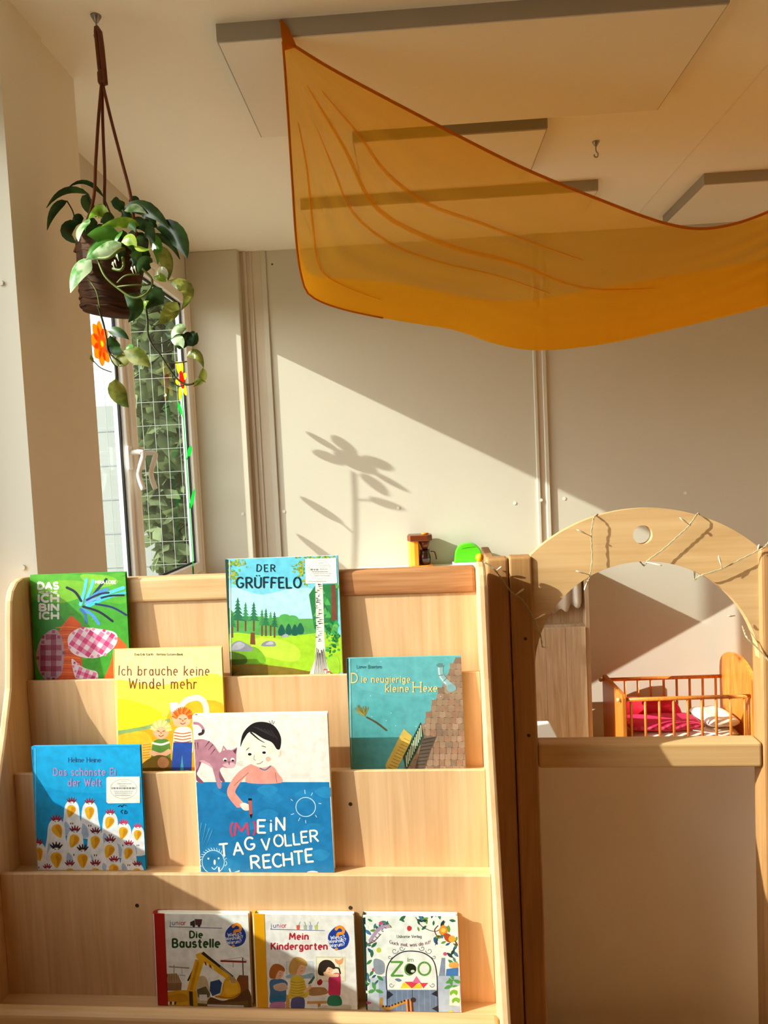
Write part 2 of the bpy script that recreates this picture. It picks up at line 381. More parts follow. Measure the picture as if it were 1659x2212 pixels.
# ================================================================ printed covers
def clip_poly(p, w, h):
    for ax, lim, sg in ((0,0,1),(0,w,-1),(1,0,1),(1,h,-1)):
        out = []
        for i in range(len(p)):
            a, b = p[i-1], p[i]; da, db = (a[ax]-lim)*sg, (b[ax]-lim)*sg
            if (da >= 0) != (db >= 0):
                t = da/(da-db); out.append((a[0]+(b[0]-a[0])*t, a[1]+(b[1]-a[1])*t))
            if db >= 0: out.append(b)
        p = out
        if len(p) < 3: return []
    return p
class Print:
    def __init__(s, book, w, h, crop):
        s.book, s.w, s.h = book, w, h; s.cx, s.cy, s.k = crop
        s.v, s.f, s.c = [], [], []; s.lay = 0
        s.inv = book.matrix_world.inverted()
        s.o = s.inv @ O; s.i3 = s.inv.to_3x3()
    def loc(s, p):
        d = s.i3 @ ray(s.cx+p[0]/s.k, s.cy+p[1]/s.k); q = s.o + d*(-s.o.y/d.y); return (q.x, q.z)
    def raw(s, L, col, cols=None):
        c = clip_poly(L, s.w, s.h)
        if len(c) < 3: return
        a = sum(c[i-1][0]*c[i][1]-c[i][0]*c[i-1][1] for i in range(len(c)))
        if abs(a) < 1e-9: return
        s.lay += 1; y = -.0003 - s.lay*1.2e-6; n = len(s.v)
        s.v += [(p[0], y, p[1]) for p in c]
        for t in tessellate_polygon([[Vector((p[0],p[1],0)) for p in c]]):
            A, B, C_ = (c[i] for i in t)
            if (B[0]-A[0])*(C_[1]-A[1])-(B[1]-A[1])*(C_[0]-A[0]) < 0: t = (t[0], t[2], t[1])
            s.f.append(tuple(n+i for i in t)); s.c.append(lin(col) if isinstance(col, str) else col)
    def bg(s, col): s.raw([(0,0),(s.w,0),(s.w,s.h),(0,s.h)], col)
    def band(s, f0, f1, col): s.raw([(0,s.h*f0),(s.w,s.h*f0),(s.w,s.h*f1),(0,s.h*f1)], col)
    def poly(s, pts, col): s.raw([s.loc(p) for p in pts], col)
    def blob(s, pts, col, k=5):
        P = [Vector((p[0],p[1],0)) for p in pts]; n = len(P); out = []
        for i in range(n):
            p0, p1, p2, p3 = P[i-1], P[i], P[(i+1)%n], P[(i+2)%n]
            for j in range(k):
                t = j/k; out.append(.5*((2*p1)+(p2-p0)*t+(2*p0-5*p1+4*p2-p3)*t*t+(3*p1-p0-3*p2+p3)*t**3))
        s.poly([(p.x,p.y) for p in out], col)
    def ell(s, x, y, rx, ry, col, rot=0, n=20, a0=0, a1=360):
        c, q = math.cos(R(rot)), math.sin(R(rot)); pts = []
        m = n if a1-a0 == 360 else n+1
        for k in range(m):
            a = R(a0+(a1-a0)*k/n); X, Y = math.cos(a)*rx, math.sin(a)*ry
            pts.append((x+X*c-Y*q, y+X*q+Y*c))
        s.poly(pts, col)
    def line(s, pts, w, col, sm=0, caps=True, taper=0):
        if not sm and not taper and len(pts) > 2:          # break the ribbon at sharp corners so that it keeps its width
            run = [pts[0]]
            for i in range(1, len(pts)-1):
                run.append(pts[i]); a, b, d = pts[i-1], pts[i], pts[i+1]
                dot = (b[0]-a[0])*(d[0]-b[0])+(b[1]-a[1])*(d[1]-b[1]); l = math.hypot(b[0]-a[0],b[1]-a[1])*math.hypot(d[0]-b[0],d[1]-b[1]) or 1
                if dot/l < .6: s.line(run, w, col, 0, caps) if len(run) != len(pts) else None; run = [pts[i]]
            run.append(pts[-1])
            if len(run) < len(pts): s.line(run, w, col, 0, caps); return
        if sm and len(pts) > 2: pts = [(p.x,p.y) for p in spline([(p[0],p[1],0) for p in pts], sm)]
        L, Rr = [], []; n = len(pts)
        for i in range(n):
            a, b = pts[max(i-1,0)], pts[min(i+1,n-1)]; dx, dy = b[0]-a[0], b[1]-a[1]; l = math.hypot(dx,dy) or 1
            ww = w*.5*(1 - taper*i/max(n-1,1)); nx, ny = -dy/l*ww, dx/l*ww
            L.append((pts[i][0]+nx, pts[i][1]+ny)); Rr.append((pts[i][0]-nx, pts[i][1]-ny))
        if caps and n > 1:
            dx, dy = pts[-1][0]-pts[-2][0], pts[-1][1]-pts[-2][1]; l = math.hypot(dx,dy) or 1
            e = (pts[-1][0]+dx/l*w*.35*(1-taper), pts[-1][1]+dy/l*w*.35*(1-taper))
            dx, dy = pts[0][0]-pts[1][0], pts[0][1]-pts[1][1]; l = math.hypot(dx,dy) or 1
            b = (pts[0][0]+dx/l*w*.35, pts[0][1]+dy/l*w*.35)
            s.poly([b]+L+[e]+Rr[::-1], col)
        else: s.poly(L+Rr[::-1], col)
    def build(s, name):
        me = bpy.data.meshes.new(name); me.from_pydata(s.v, [], s.f); me.update()
        at_ = me.color_attributes.new('ink', 'FLOAT_COLOR', 'CORNER')
        for p in me.polygons:
            for li in p.loop_indices: at_.data[li].color = s.c[p.index] + (1,)
        o = bpy.data.objects.new(name, me); COL.objects.link(o); me.materials.append(M['ink']); o.parent = s.book; o['kind'] = 'stuff'; return o
def ink_mat():
    m = bpy.data.materials.new('ink'); m.use_nodes = True; t = m.node_tree; b = t.nodes['Principled BSDF']
    v = N(t,'VertexColor'); v.layer_name = 'ink'; nz = N(t,'TexNoise'); nz.inputs['Scale'].default_value = 60; nz.inputs['Detail'].default_value = 4
    tc = N(t,'TexCoord'); t.links.new(tc.outputs['Object'], nz.inputs[0])
    rp = N(t,'ValToRGB'); rp.color_ramp.elements[0].color = (.82,.82,.82,1); rp.color_ramp.elements[1].color = (1,1,1,1)
    rp.color_ramp.elements[0].position = .35; rp.color_ramp.elements[1].position = .62
    mx = N(t,'Mix'); mx.data_type = 'RGBA'; mx.blend_type = 'MULTIPLY'; mx.inputs[0].default_value = 1
    t.links.new(nz.outputs[0], rp.inputs[0]); t.links.new(v.outputs[0], mx.inputs[6]); t.links.new(rp.outputs[0], mx.inputs[7])
    t.links.new(mx.outputs[2], b.inputs['Base Color']); b.inputs['Roughness'].default_value = .38; b.inputs['Specular IOR Level'].default_value = .35
    M['ink'] = m
ink_mat()
mat('page_paper', '#efe8d8', .8, .04, 40, stretch=(1,40,1))

# ---------------------------------------------------------------- lettering
def A_(cx, cy, rx, ry, a0, a1, n=9):
    return [(cx+rx*math.cos(R(a0+(a1-a0)*k/n)), cy+ry*math.sin(R(a0+(a1-a0)*k/n))) for k in range(n+1)]
X = .66  # x-height
def bowl(cx=.26, rx=.24): return A_(cx, X/2, rx, X/2, 0, 360, 14)
GL = {
 'A': (.70, [[(0,0),(.35,1),(.70,0)],[(.13,.35),(.57,.35)]]), 'B': (.58, [[(0,0),(0,1)],[(0,1)]+A_(.28,.76,.24,.24,90,-90)+[(0,.52)],[(0,.52)]+A_(.30,.26,.28,.26,90,-90)+[(0,0)]]),
 'C': (.62, [A_(.36,.5,.36,.5,50,310,14)]), 'D': (.64, [[(0,0),(0,1)],[(0,1)]+A_(.2,.5,.44,.5,90,-90,12)+[(0,0)]]),
 'E': (.50, [[(.5,1),(0,1),(0,0),(.5,0)],[(0,.52),(.42,.52)]]), 'F': (.48, [[(.5,1),(0,1),(0,0)],[(0,.52),(.4,.52)]]),
 'G': (.70, [A_(.37,.5,.37,.5,50,330,14)+[(.68,.42),(.42,.42)]]), 'H': (.62, [[(0,0),(0,1)],[(.62,0),(.62,1)],[(0,.5),(.62,.5)]]),
 'I': (.04, [[(.02,0),(.02,1)]]), 'K': (.58, [[(0,0),(0,1)],[(.56,1),(0,.42)],[(.18,.58),(.6,0)]]), 'L': (.46, [[(0,1),(0,0),(.48,0)]]),
 'M': (.80, [[(0,0),(.08,1),(.4,.3),(.72,1),(.80,0)]]), 'N': (.62, [[(0,0),(0,1),(.62,0),(.62,1)]]), 'O': (.72, [A_(.36,.5,.36,.5,90,450,18)]),
 'R': (.60, [[(0,0),(0,1)],[(0,1)]+A_(.28,.75,.28,.25,90,-90)+[(0,.5)],[(.25,.5),(.6,0)]]), 'S': (.54, [A_(.28,.74,.24,.26,40,270)+A_(.28,.25,.26,.25,90,-150)]),
 'T': (.62, [[(0,1),(.62,1)],[(.31,1),(.31,0)]]), 'U': (.62, [[(0,1),(0,.32)]+A_(.31,.31,.31,.31,180,360)+[(.62,1)]]), 'V': (.66, [[(0,1),(.33,0),(.66,1)]]),
 'W': (.92, [[(0,1),(.22,0),(.46,.8),(.70,0),(.92,1)]]), 'Z': (.62, [[(0,1),(.6,1),(.02,0),(.62,0)]]),
 'Ü': (.62, [[(0,1),(0,.32)]+A_(.31,.31,.31,.31,180,360)+[(.62,1)],[(.16,1.16),(.17,1.2)],[(.44,1.16),(.45,1.2)]]),
 '(': (.2, [A_(.42,.45,.40,.66,130,230)]), ')': (.2, [A_(-.2,.45,.40,.66,50,-50)]),
 'a': (.50, [bowl(.24,.22),[(.47,X),(.47,0)]]), 'b': (.50, [[(0,1),(0,0)],bowl(.26,.24)]), 'c': (.44, [A_(.26,X/2,.26,X/2,45,315,12)]),
 'd': (.52, [bowl(.25,.23),[(.5,1),(.5,0)]]), 'e': (.48, [[(.02,X*.52),(.48,X*.52)]+A_(.25,X/2,.24,X/2,8,292,14)]), 'g': (.50, [bowl(.24,.22),[(.47,X),(.47,-.12)]+A_(.25,-.12,.22,.18,0,-150)]),
 'h': (.48, [[(0,1),(0,0)],[(0,.42)]+A_(.24,.42,.23,.24,180,0)+[(.47,0)]]), 'i': (.04, [[(.02,X),(.02,0)],[(.01,.86),(.03,.9)]]), 'k': (.46, [[(0,1),(0,0)],[(.42,X),(0,.27)],[(.14,.38),(.46,0)]]),
 'l': (.04, [[(.02,1),(.02,0)]]), 'm': (.76, [[(0,X),(0,0)],[(0,.45)]+A_(.19,.45,.18,.21,180,0)+[(.37,0)],[(.37,.45)]+A_(.56,.45,.19,.21,180,0)+[(.75,0)]]),
 'n': (.48, [[(0,X),(0,0)],[(0,.42)]+A_(.24,.42,.23,.24,180,0)+[(.47,0)]]), 'o': (.52, [bowl(.26,.26)]), 'r': (.32, [[(0,X),(0,0)],[(0,.40)]+A_(.2,.42,.19,.24,180,50)]),
 's': (.40, [A_(.2,.49,.18,.17,40,270,8)+A_(.2,.17,.20,.17,90,-150,8)]), 't': (.34, [[(.14,.92),(.14,.12)]+A_(.27,.14,.13,.14,180,300,5),[(0,X),(.32,X)]]),
 'u': (.48, [[(0,X),(0,.24)]+A_(.235,.24,.235,.24,180,360)+[(.47,X)],[(.47,.3),(.47,0)]]), 'v': (.46, [[(0,X),(.23,0),(.46,X)]]), 'w': (.68, [[(0,X),(.17,0),(.34,X*.8),(.51,0),(.68,X)]]),
 'z': (.42, [[(0,X),(.42,X),(0,0),(.42,0)]]), 'x': (.44, [[(0,X),(.44,0)],[(.44,X),(0,0)]]), 'j': (.12, [[(.1,X),(.1,-.1)]+A_(-.02,-.1,.12,.14,0,-110,5),[(.09,.86),(.11,.9)]]), 'ö': (.52, [bowl(.26,.26),[(.13,.86),(.14,.9)],[(.38,.86),(.39,.9)]]),
 '?': (.46, [A_(.23,.76,.23,.24,170,-60,9)+[(.23,.42),(.23,.28)],[(.22,.0),(.24,.04)]]), '!': (.04, [[(.02,1),(.02,.3)],[(.01,0),(.03,.04)]]), ',': (.06, [[(.05,.05),(0,-.12)]]),
 '.': (.04, [[(.01,.0),(.03,.03)]]), '-': (.3, [[(0,.34),(.28,.34)]]), ' ': (.26, []), 'y': (.46, [[(0,X),(.23,.02)],[(.46,X),(.12,-.28)]]), 'f': (.32, [[(.34,.96)]+A_(.26,.84,.13,.14,80,180,5)+[(.13,0)],[(0,X),(.3,X)]]),
 'p': (.50, [[(0,X),(0,-.3)],bowl(.26,.24)]),
}
def write(P, txt, x, y, size, col, wt=.13, rot=0, gap=.2, serif=0, wx=1.0, jit=0, seed=1, width=None, slope=0, arc=None):
    """letters as ink strokes; (x, y) = baseline start in the cover's own measuring frame, size = cap height"""
    rnd = random.Random(seed)
    tot = sum(GL[c][0]+gap for c in txt) - gap
    if width: wx = width/(tot*size)
    c, q = math.cos(R(rot)), math.sin(R(rot)); pen = 0
    for ch in txt:
        gw, st = GL[ch]; a = rnd.uniform(-jit, jit); dyy = rnd.uniform(-jit, jit)*.006
        ca, sa = math.cos(R(a)), math.sin(R(a))
        def T(p):
            px, py = p[0]-gw/2, p[1]-.5; px, py = px*ca-py*sa+gw/2, px*sa+py*ca+.5+dyy
            X_, Y_ = (pen+px)*size*wx, py*size
            if arc:
                t = (X_/ (tot*size*wx) - .5)*2; Y_ -= arc*size*t*t; 
            return (x+X_*c+Y_*q, y+X_*q*1.0-Y_*c) if rot else (x+X_, y-Y_)
        for l in st:
            P.line([T(p) for p in l], wt*size, col)
            if serif and len(l) >= 2 and ch not in 'OoseaSÜ?!,.-(':
                for e in ((l[0], l[1]), (l[-1], l[-2])):
                    if abs(e[0][1]) < .02 or abs(e[0][1]-1) < .02 or abs(e[0][1]-X) < .02:
                        P.line([T((e[0][0]-serif, e[0][1])), T((e[0][0]+serif, e[0][1]))], wt*size*.75, col, caps=False)
        pen += gw+gap
def sticker(book, P0, pts, lines, ring):
    """white paper library label with a faint oval stamp"""
    S = Print(book, P0.w, P0.h, (P0.cx, P0.cy, P0.k)); S.lay = 420
    S.poly(pts, '#f3efe6')
    cx, cy, rx, ry = ring
    for k in range(36):
        a, b = R(k*10), R(k*10+10.5)
        S.line([(cx+rx*math.cos(a), cy+ry*math.sin(a)), (cx+rx*math.cos(b), cy+ry*math.sin(b))], rx*.022, '#9f9d9c', caps=False)
    rnd = random.Random(3)
    for (x0, x1, y, h, dark) in lines:
        x = x0
        while x < x1:
            l = rnd.uniform(.6, 1.6)*h
            S.poly([(x,y),(min(x+l,x1),y),(min(x+l,x1),y+h),(x,y+h)], '#8d8b8a' if dark else '#bdbab5'); x += l+h*.35
    S.build('label_sticker')
def make_book(TL, TR, row, th, lean, coverm, spinem, label, spine_wrap=0, round_corner=0):
    panel, floor = {1: (.05, LIP[1]-.0205), 2: (.010, LIP[2]-.0205), 3: (-.055, LIP[3]-.0205), 4: (-.12, .430)}[row]
    yt = panel - th - .0012
    a, b = rk(*TL, yt), rk(*TR, yt); w = b.x-a.x; zt = (a.z+b.z)/2; h = (zt-floor)/math.cos(R(lean))
    contact = {1: 1.2, 2: LIP[1], 3: LIP[2], 4: 9}[row]
    yb = yt - (min(contact, zt)-floor)*math.tan(R(lean))
    base = RM @ Vector((a.x, yb, floor + th*math.sin(R(lean))))
    e = empty('picture_book', base, RZ, -R(lean)); tag(e, label, 'book', 'picture books on the display rack')
    bpy.context.view_layer.update()
    box('page_block', (.004, .0022, .003), (w-.003, th-.0022, h-.003), 'page_paper', e)
    box('front_cover', (0, 0, 0), (w, .0022, h), coverm, e, .0009, 1)
    box('back_cover', (0, th-.0022, 0), (w, th, h), coverm, e, .0009, 1)
    if spine_wrap:
        prism('spine', [(spine_wrap,-.0007),(0.002,-.0007),(-.002,.003),(-.003,th*.5),(-.002,th-.003),(.002,th+.0003),(spine_wrap,th+.0003),(spine_wrap,th-.0002),(.003,th-.002),(.003,.002),(spine_wrap,.0002)], 'z', 0, h+.0004, spinem, e)
    else: box('spine', (-.0015, .0004, .0003), (.0025, th-.0004, h-.0003), spinem, e, .0012, 2)
    return e, w, h
# ================================================================ the nine books
for n, c in dict(bk_green='#3f9a2c', bk_white='#efece2', bk_yellow='#e9d56a', bk_teal='#5fa9ab', bk_dark='#16302c', bk_blue='#1795d2', bk_red='#a81512', bk_gold='#e0a010', bk_cream='#ece4d6', bk_mint='#cfe3d4').items():
    mat(n, c, .4, .05, 20, spec=.35)

# ---- green cover with gingham patches
B, w, h = make_book((64,1241), (270,1237), 1, .009, 2.0, 'bk_green', 'bk_green', 'green picture book with pink gingham shapes and blue yarn strands on its cover, top row')
P = Print(B, w, h, (0,1150,3.687)); P.bg('#43a02b')
P.blob([(230,330),(520,330),(760,350),(1000,330),(1000,560),(700,520),(420,470),(230,520)], '#57ad2c')
P.blob([(300,430),(520,380),(760,420),(640,520),(430,560)], '#78b82a'); P.blob([(250,560),(420,600),(560,820),(400,980),(250,900)], '#2f8c2b')
P.blob([(640,340),(860,345),(940,400),(760,440)], '#83c034')
for k in range(40):
    rr = random.Random(k); x, y = rr.uniform(240,1000), rr.uniform(340,1170); P.line([(x,y),(x+rr.uniform(-60,60),y+rr.uniform(-12,12))], 10, rr.choice(['#3a992a','#55ac2e','#66b032']), caps=False)
def gingham(pts, cell, rot, c1='#f3dce4', c2='#e884a8', c3='#d63e79'):
    xs = [p[0] for p in pts]; ys = [p[1] for p in pts]; cx, cy = sum(xs)/len(xs), sum(ys)/len(ys)
    P.blob(pts, c1)
    sm = [(p.x,p.y) for p in spline([(p[0],p[1],0) for p in pts+[pts[0]]], 4)]
    def inside(x, y):
        r = False
        for i in range(len(sm)):
            (x1,y1),(x2,y2) = sm[i-1], sm[i]
            if (y1 > y) != (y2 > y) and x < (x2-x1)*(y-y1)/(y2-y1)+x1: r = not r
        return r
    n = int(max(max(xs)-min(xs), max(ys)-min(ys))/cell)+2; c, q = math.cos(R(rot)), math.sin(R(rot))
    for i in range(-n, n):
        for j in range(-n, n):
            if i % 2 and j % 2: continue
            col = c3 if (i % 2 == 0 and j % 2 == 0) else c2
            qd = [(cx+(a*cell)*c-(b*cell)*q, cy+(a*cell)*q+(b*cell)*c) for a, b in ((i,j),(i+1,j),(i+1,j+1),(i,j+1))]
            if all(inside(*p) for p in qd): P.poly(qd, col)
            else:
                m = (sum(p[0] for p in qd)/4, sum(p[1] for p in qd)/4)
                if inside(*m): P.poly([(m[0]+(p[0]-m[0])*.6, m[1]+(p[1]-m[1])*.6) for p in qd], col)
P.poly([(430,1180),(480,760),(565,660),(640,720),(660,1180)], '#e2571d'); P.poly([(820,1180),(880,1050),(930,820),(1010,900),(1010,1180)], '#e8601f')
for k in range(14): P.line([(445+k%3*6,760+k*30),(540,752+k*30),(640,764+k*30)], 7, '#c2430f' if k % 2 else '#f08033', 3)
gingham([(290,960),(340,830),(440,770),(500,860),(510,1000),(480,1140),(380,1180),(310,1100)], 42, 0, '#b98f9a', '#9d4a62', '#8a2347')
gingham([(545,830),(640,760),(800,770),(920,800),(930,880),(860,960),(760,1000),(640,990),(560,940)], 38, 34)
gingham([(570,1010),(640,1060),(700,1090),(770,1110),(775,1170),(680,1200),(610,1180)], 30, 20)
for k, (a, b, c, d, col, ww) in enumerate(((640,690,690,480,'#5fcbe8',26),(690,640,745,490,'#63d0ee',24),(720,640,850,480,'#123a52',20),(650,660,530,548,'#0f1f3a',20),(680,660,860,560,'#4d8fd6',26),(690,690,990,548,'#58c7ea',28),(700,700,1000,590,'#3fc3ce',24),(690,650,870,590,'#1a2750',16),(720,660,990,610,'#0f1d33',15),(660,700,900,820,'#121a3a',18),(650,720,790,840,'#4f95da',26),(640,720,690,830,'#3c6fae',22),(760,680,1010,770,'#1b2a66',16),(680,680,800,640,'#6fa9e2',22))):
    b, d = b-110, d-110; P.line([(a,b),((a+c)/2+10,(b+d)/2-18),(c,d)], ww, col, 4)
P.build('cover_print')
T = Print(B, w, h, (0,1150,3.687)); T.lay = P.lay+4
write(T, 'DAS', 305, 450, 50, '#f4f1e6', .34, width=160, gap=.22); write(T, 'KLEINE', 312, 486, 18, '#e8e6d8', .3, width=148)
write(T, 'ICH', 308, 552, 54, '#f4f1e6', .34, width=156, gap=.26); write(T, 'BIN', 318, 622, 50, '#f4f1e6', .34, width=146, gap=.26); write(T, 'ICH', 318, 688, 50, '#f4f1e6', .34, width=146, gap=.26)
write(T, 'MIRA LOBE', 760, 408, 24, '#f4f1e6', .28, width=165); T.build('title_lettering')

# ---- forest cover
B, w, h = make_book((486,1207), (729,1202), 1, .009, 2.0, 'bk_mint', 'bk_dark', 'square picture book with blue sky, pine forest and birch trunk on its cover')
P = Print(B, w, h, (480,1190,5.925)); P.bg('#7fd0e4')
P.band(.80, 1, '#6cc9e4'); P.blob([(90,480),(500,560),(900,480),(1200,520),(1200,900),(90,900)], '#b5e2ea')
P.poly([(60,700),(200,840),(420,830),(600,860),(760,840),(960,870),(1480,860),(1480,1120),(60,1120)], '#5aa552')
P.blob([(60,1080),(500,1080),(900,1085),(1500,1070),(1520,1560),(60,1560)], '#a6d22e')
P.blob([(420,1120),(800,1150),(1000,1290),(900,1420),(420,1300)], '#c0e045'); P.blob([(100,1290),(420,1230),(560,1420),(320,1480),(90,1440)], '#79b52c')
def pine(x, y0, y1, ww, col):
    P.poly([(x-10,y1-60),(x+10,y1-60),(x+12,y1+130),(x-12,y1+130)], '#6e4a34'); n = 6
    for k in range(n):
        f0, f1 = k/n, (k+1.25)/n; ya, yb = y0+(y1-y0)*f0*.9, y0+(y1-y0)*min(f1,1)
        P.poly([(x,ya),(x+ww*f1*.5,yb),(x+ww*.16,yb-8),(x-ww*.2,yb-10),(x-ww*f1*.5,yb)], col)
for (x, y0, y1, ww, c) in ((300,650,900,130,'#3c8a55'),(510,740,960,110,'#459050'),(620,770,960,110,'#4a9a52'),(200,590,900,190,'#2b6e4b'),(405,650,900,150,'#2e7550'),(560,730,960,120,'#2f7a4c'),(670,770,980,110,'#2c6f49'),(130,780,980,120,'#357c4a')): pine(x,y0,y1,ww,c)
for (x, y, r) in ((760,1020,44),(850,1010,40),(930,1020,42),(1000,1000,46)): P.blob([(x,y-80),(x+r,y),(x+r*.7,y+60),(x-r*.7,y+60),(x-r,y)], '#1f5e4d')
for (x, y, r, q) in ((800,850,70,.6),(900,880,80,.7)): P.ell(x,y,r,r*q,'#55aa50')
P.poly([(365,1045),(415,1045),(425,1200),(358,1195)], '#7a4630')
P.blob([(110,1270),(130,1190),(210,1148),(300,1180),(380,1230),(395,1275),(250,1285)], '#8f8f9c'); P.blob([(500,1215),(530,1170),(600,1150),(670,1165),(685,1215),(600,1222)], '#8b8b98'); P.blob([(745,1105),(790,1070),(830,1065),(858,1100),(800,1108)], '#a3a3ae')
P.blob([(120,1270),(150,1200),(220,1165),(290,1200),(250,1250)], '#b3b3bd'); P.blob([(560,1200),(590,1165),(640,1160),(650,1195)], '#b5b5be')
P.poly([(60,1440),(500,1450),(900,1500),(1100,1540),(1500,1560),(1500,1640),(60,1640)], '#8a7428'); P.blob([(60,1300),(180,1300),(300,1350),(300,1440),(60,1450)], '#4c6a1e')
for k in range(7): P.line([(90,1620),(60+k*24,1490+abs(k-3)*14)], 18, '#1d2f12', taper=.9)
P.poly([(1110,560),(1200,430),(1480,420),(1480,900),(1340,1000),(1180,1000)], '#2f7d45')
for k in range(16): rr = random.Random(k); x, y = rr.uniform(1180,1470), rr.uniform(440,960); P.poly([(x,y-60),(x+45,y+30),(x-45,y+30)], rr.choice(['#3f9a4e','#27693c','#53ab54']))
P.poly([(1395,430),(1450,430),(1475,880),(1400,890)], '#7a4a3a')
P.poly([(1190,400),(1285,400),(1310,1100),(1320,1350),(1390,1590),(1110,1600),(1190,1380),(1205,1000)], '#e8e2da')
rr = random.Random(5)
for k in range(30):
    y = 430+k*25; x = rr.uniform(1195,1250); P.line([(x,y),(x+rr.uniform(20,60),y+rr.uniform(-6,6))], rr.uniform(6,18), '#2c2826', taper=.8)
for k in range(12): x = 1180+k*16; P.line([(1210+k*8,1230+rr.uniform(0,80)),(x,1580)], 8, '#574a40', taper=.4)
for k in range(60):
    x, y = rr.uniform(1320,1490), rr.uniform(900,1420); P.ell(x, y, rr.uniform(16,34), rr.uniform(10,18), rr.choice(['#2f8a3f','#3fa04a','#1f6a35','#68b858']), rr.uniform(0,180), 8)
P.blob([(1340,1380),(1480,1360),(1500,1560),(1380,1540)], '#9fcf36')
for (x, y) in ((1320,1530),(1365,1560)): P.poly([(x-8,y),(x+8,y),(x+10,y+40),(x-10,y+40)], '#f1e7da'); P.ell(x,y-4,26,18,'#d8484c',0,12,180,360)
for (cx, cy, rx, ry, n) in ((160,160,120,60,40),(140,300,70,90,30),(1010,220,80,140,50),(1250,85,220,22,40),(1075,420,30,40,10)):
    for k in range(n):
        x, y = cx+rr.gauss(0,.5)*rx, cy+rr.gauss(0,.5)*ry; P.ell(x, y, rr.uniform(12,24), rr.uniform(8,14), rr.choice(['#7fa83a','#a3ad3c','#5f9233','#b9b54c']), rr.uniform(0,180), 7)
P.poly([(40,100),(75,110),(100,1610),(40,1610)], '#20463a'); P.line([(95,120),(118,1600)], 10, '#d9efe6', caps=False)
P.build('cover_print')
T = Print(B, w, h, (480,1190,5.925)); T.lay = P.lay+4
write(T, 'DER', 445, 262, 85, '#0d2f3a', .15, width=230, gap=.45, jit=4, serif=.05); write(T, 'GRÜFFELO', 185, 470, 130, '#0d2f3a', .16, width=820, gap=.3, jit=4, serif=.05); T.build('title_lettering')
sticker(B, T, [(1062,100),(1460,90),(1470,412),(1070,418)], [(1240,1310,150,9,0),(1190,1360,180,8,0),(1210,1320,202,8,0),(1130,1240,228,22,1),(1250,1350,226,16,0),(1150,1360,262,10,1),(1170,1400,286,9,0),(1180,1380,312,10,0),(1095,1330,384,12,0)], (1250,240,140,120))

# ---- yellow cover, two children
B, w, h = make_book((243,1405), (477,1398), 2, .009, 3.0, 'bk_yellow', 'bk_yellow', 'yellow picture book with two drawn children below brown lettering, second row')
P = Print(B, w, h, (0,1180,3.19)); P.bg('#f0d23a')
P.blob([(770,690),(1530,680),(1530,960),(1200,1000),(780,1010)], '#e9e2a0'); P.blob([(780,930),(1100,960),(1500,880),(1530,1100),(1000,1180),(780,1200)], '#f3da4c')
P.blob([(780,1060),(1000,1090),(1120,1180),(900,1260),(780,1260)], '#f8df20'); P.blob([(1200,1100),(1530,1080),(1530,1350),(1180,1300)], '#f2b425')
P.poly([(780,1300),(1150,1210),(1530,1180),(1530,1700),(780,1700)], '#f3a81e'); P.blob([(790,1330),(1000,1280),(1060,1420),(960,1540),(790,1560)], '#f7c02c')
P.poly([(790,1275),(1000,1240),(1170,1185),(1175,1210),(1010,1262),(795,1302)], '#8fae6a')
P.line([(1240,1110),(1290,1060),(1370,1045),(1415,1090),(1425,1180)], 40, '#efe9d2', 5)
def kid(x, y, hair, skin, top, legs, s, stripe=None):
    P.blob([(x-46*s,y+70*s),(x+50*s,y+66*s),(x+66*s,y+170*s),(x+56*s,y+240*s),(x-60*s,y+240*s),(x-66*s,y+160*s)], top)
    if stripe:
        for k in range(7): P.line([(x-58*s,y+(96+k*20)*s),(x,y+(104+k*20)*s),(x+56*s,y+(94+k*20)*s)], 7*s, stripe, 4)
    P.ell(x, y, 56*s, 60*s, skin)
    for k in range(16):
        a = R(190+k*11); P.line([(x+40*s*math.cos(a),y+34*s*math.sin(a)),(x+74*s*math.cos(a),y+76*s*math.sin(a))], 22*s, hair[k % len(hair)], taper=.6)
    P.line([(x-26*s,y+2*s),(x-10*s,y+6*s)], 5, '#6b3a26'); P.line([(x+10*s,y+6*s),(x+26*s,y+2*s)], 5, '#6b3a26'); P.ell(x,y+16*s,8*s,7*s,'#e07a52'); P.line([(x-16*s,y+32*s),(x,y+40*s),(x+18*s,y+30*s)], 5, '#8d3b2a', 4)
P.blob([(970,1400),(1010,1340),(1060,1420),(1040,1500),(980,1470)], '#f5c04a')
for k in range(6): P.line([(985,1370+k*18),(1040,1362+k*18)], 5, '#e07a28')
kid(1110, 1270, ['#f1dd83','#f7eaa6','#e3c661'], '#efb18a', '#5d8a3c', '', 1.0, None)
P.line([(1050,1355),(1110,1366),(1165,1350)], 14, '#eef0dc', 4); P.line([(1040,1420),(1110,1440),(1170,1410)], 34, '#efb18a', 4)
P.blob([(980,1500),(1080,1440),(1170,1460),(1195,1540),(1100,1560),(980,1560)], '#6b5218'); P.ell(1125,1490,40,40,'#a8704a')
P.line([(1225,1230),(1200,1150),(1200,1100)], 46, '#efb18a', 4); P.poly([(1170,1080),(1225,1072),(1235,1130),(1180,1140)], '#f4f0e2')
P.line([(1330,1230),(1420,1200),(1425,1170)], 40, '#efb18a', 4)
kid(1260, 1185, ['#e8641e','#f08a34','#d4521a'], '#f0b590', '#f7ead0', '', 1.02, '#c85a2a')
P.poly([(1195,1350),(1325,1350),(1320,1560),(1262,1560),(1255,1440),(1240,1560),(1180,1560)], '#2b4fa6'); P.poly([(1240,1560),(1256,1440),(1268,1560)], '#3f9fb4')
P.ell(1290,1560,36,16,'#efb18a'); P.line([(795,700),(810,1390)], 12, '#f7ef9c', caps=False); P.line([(780,700),(795,1560)], 14, '#8c7a2a', caps=False)
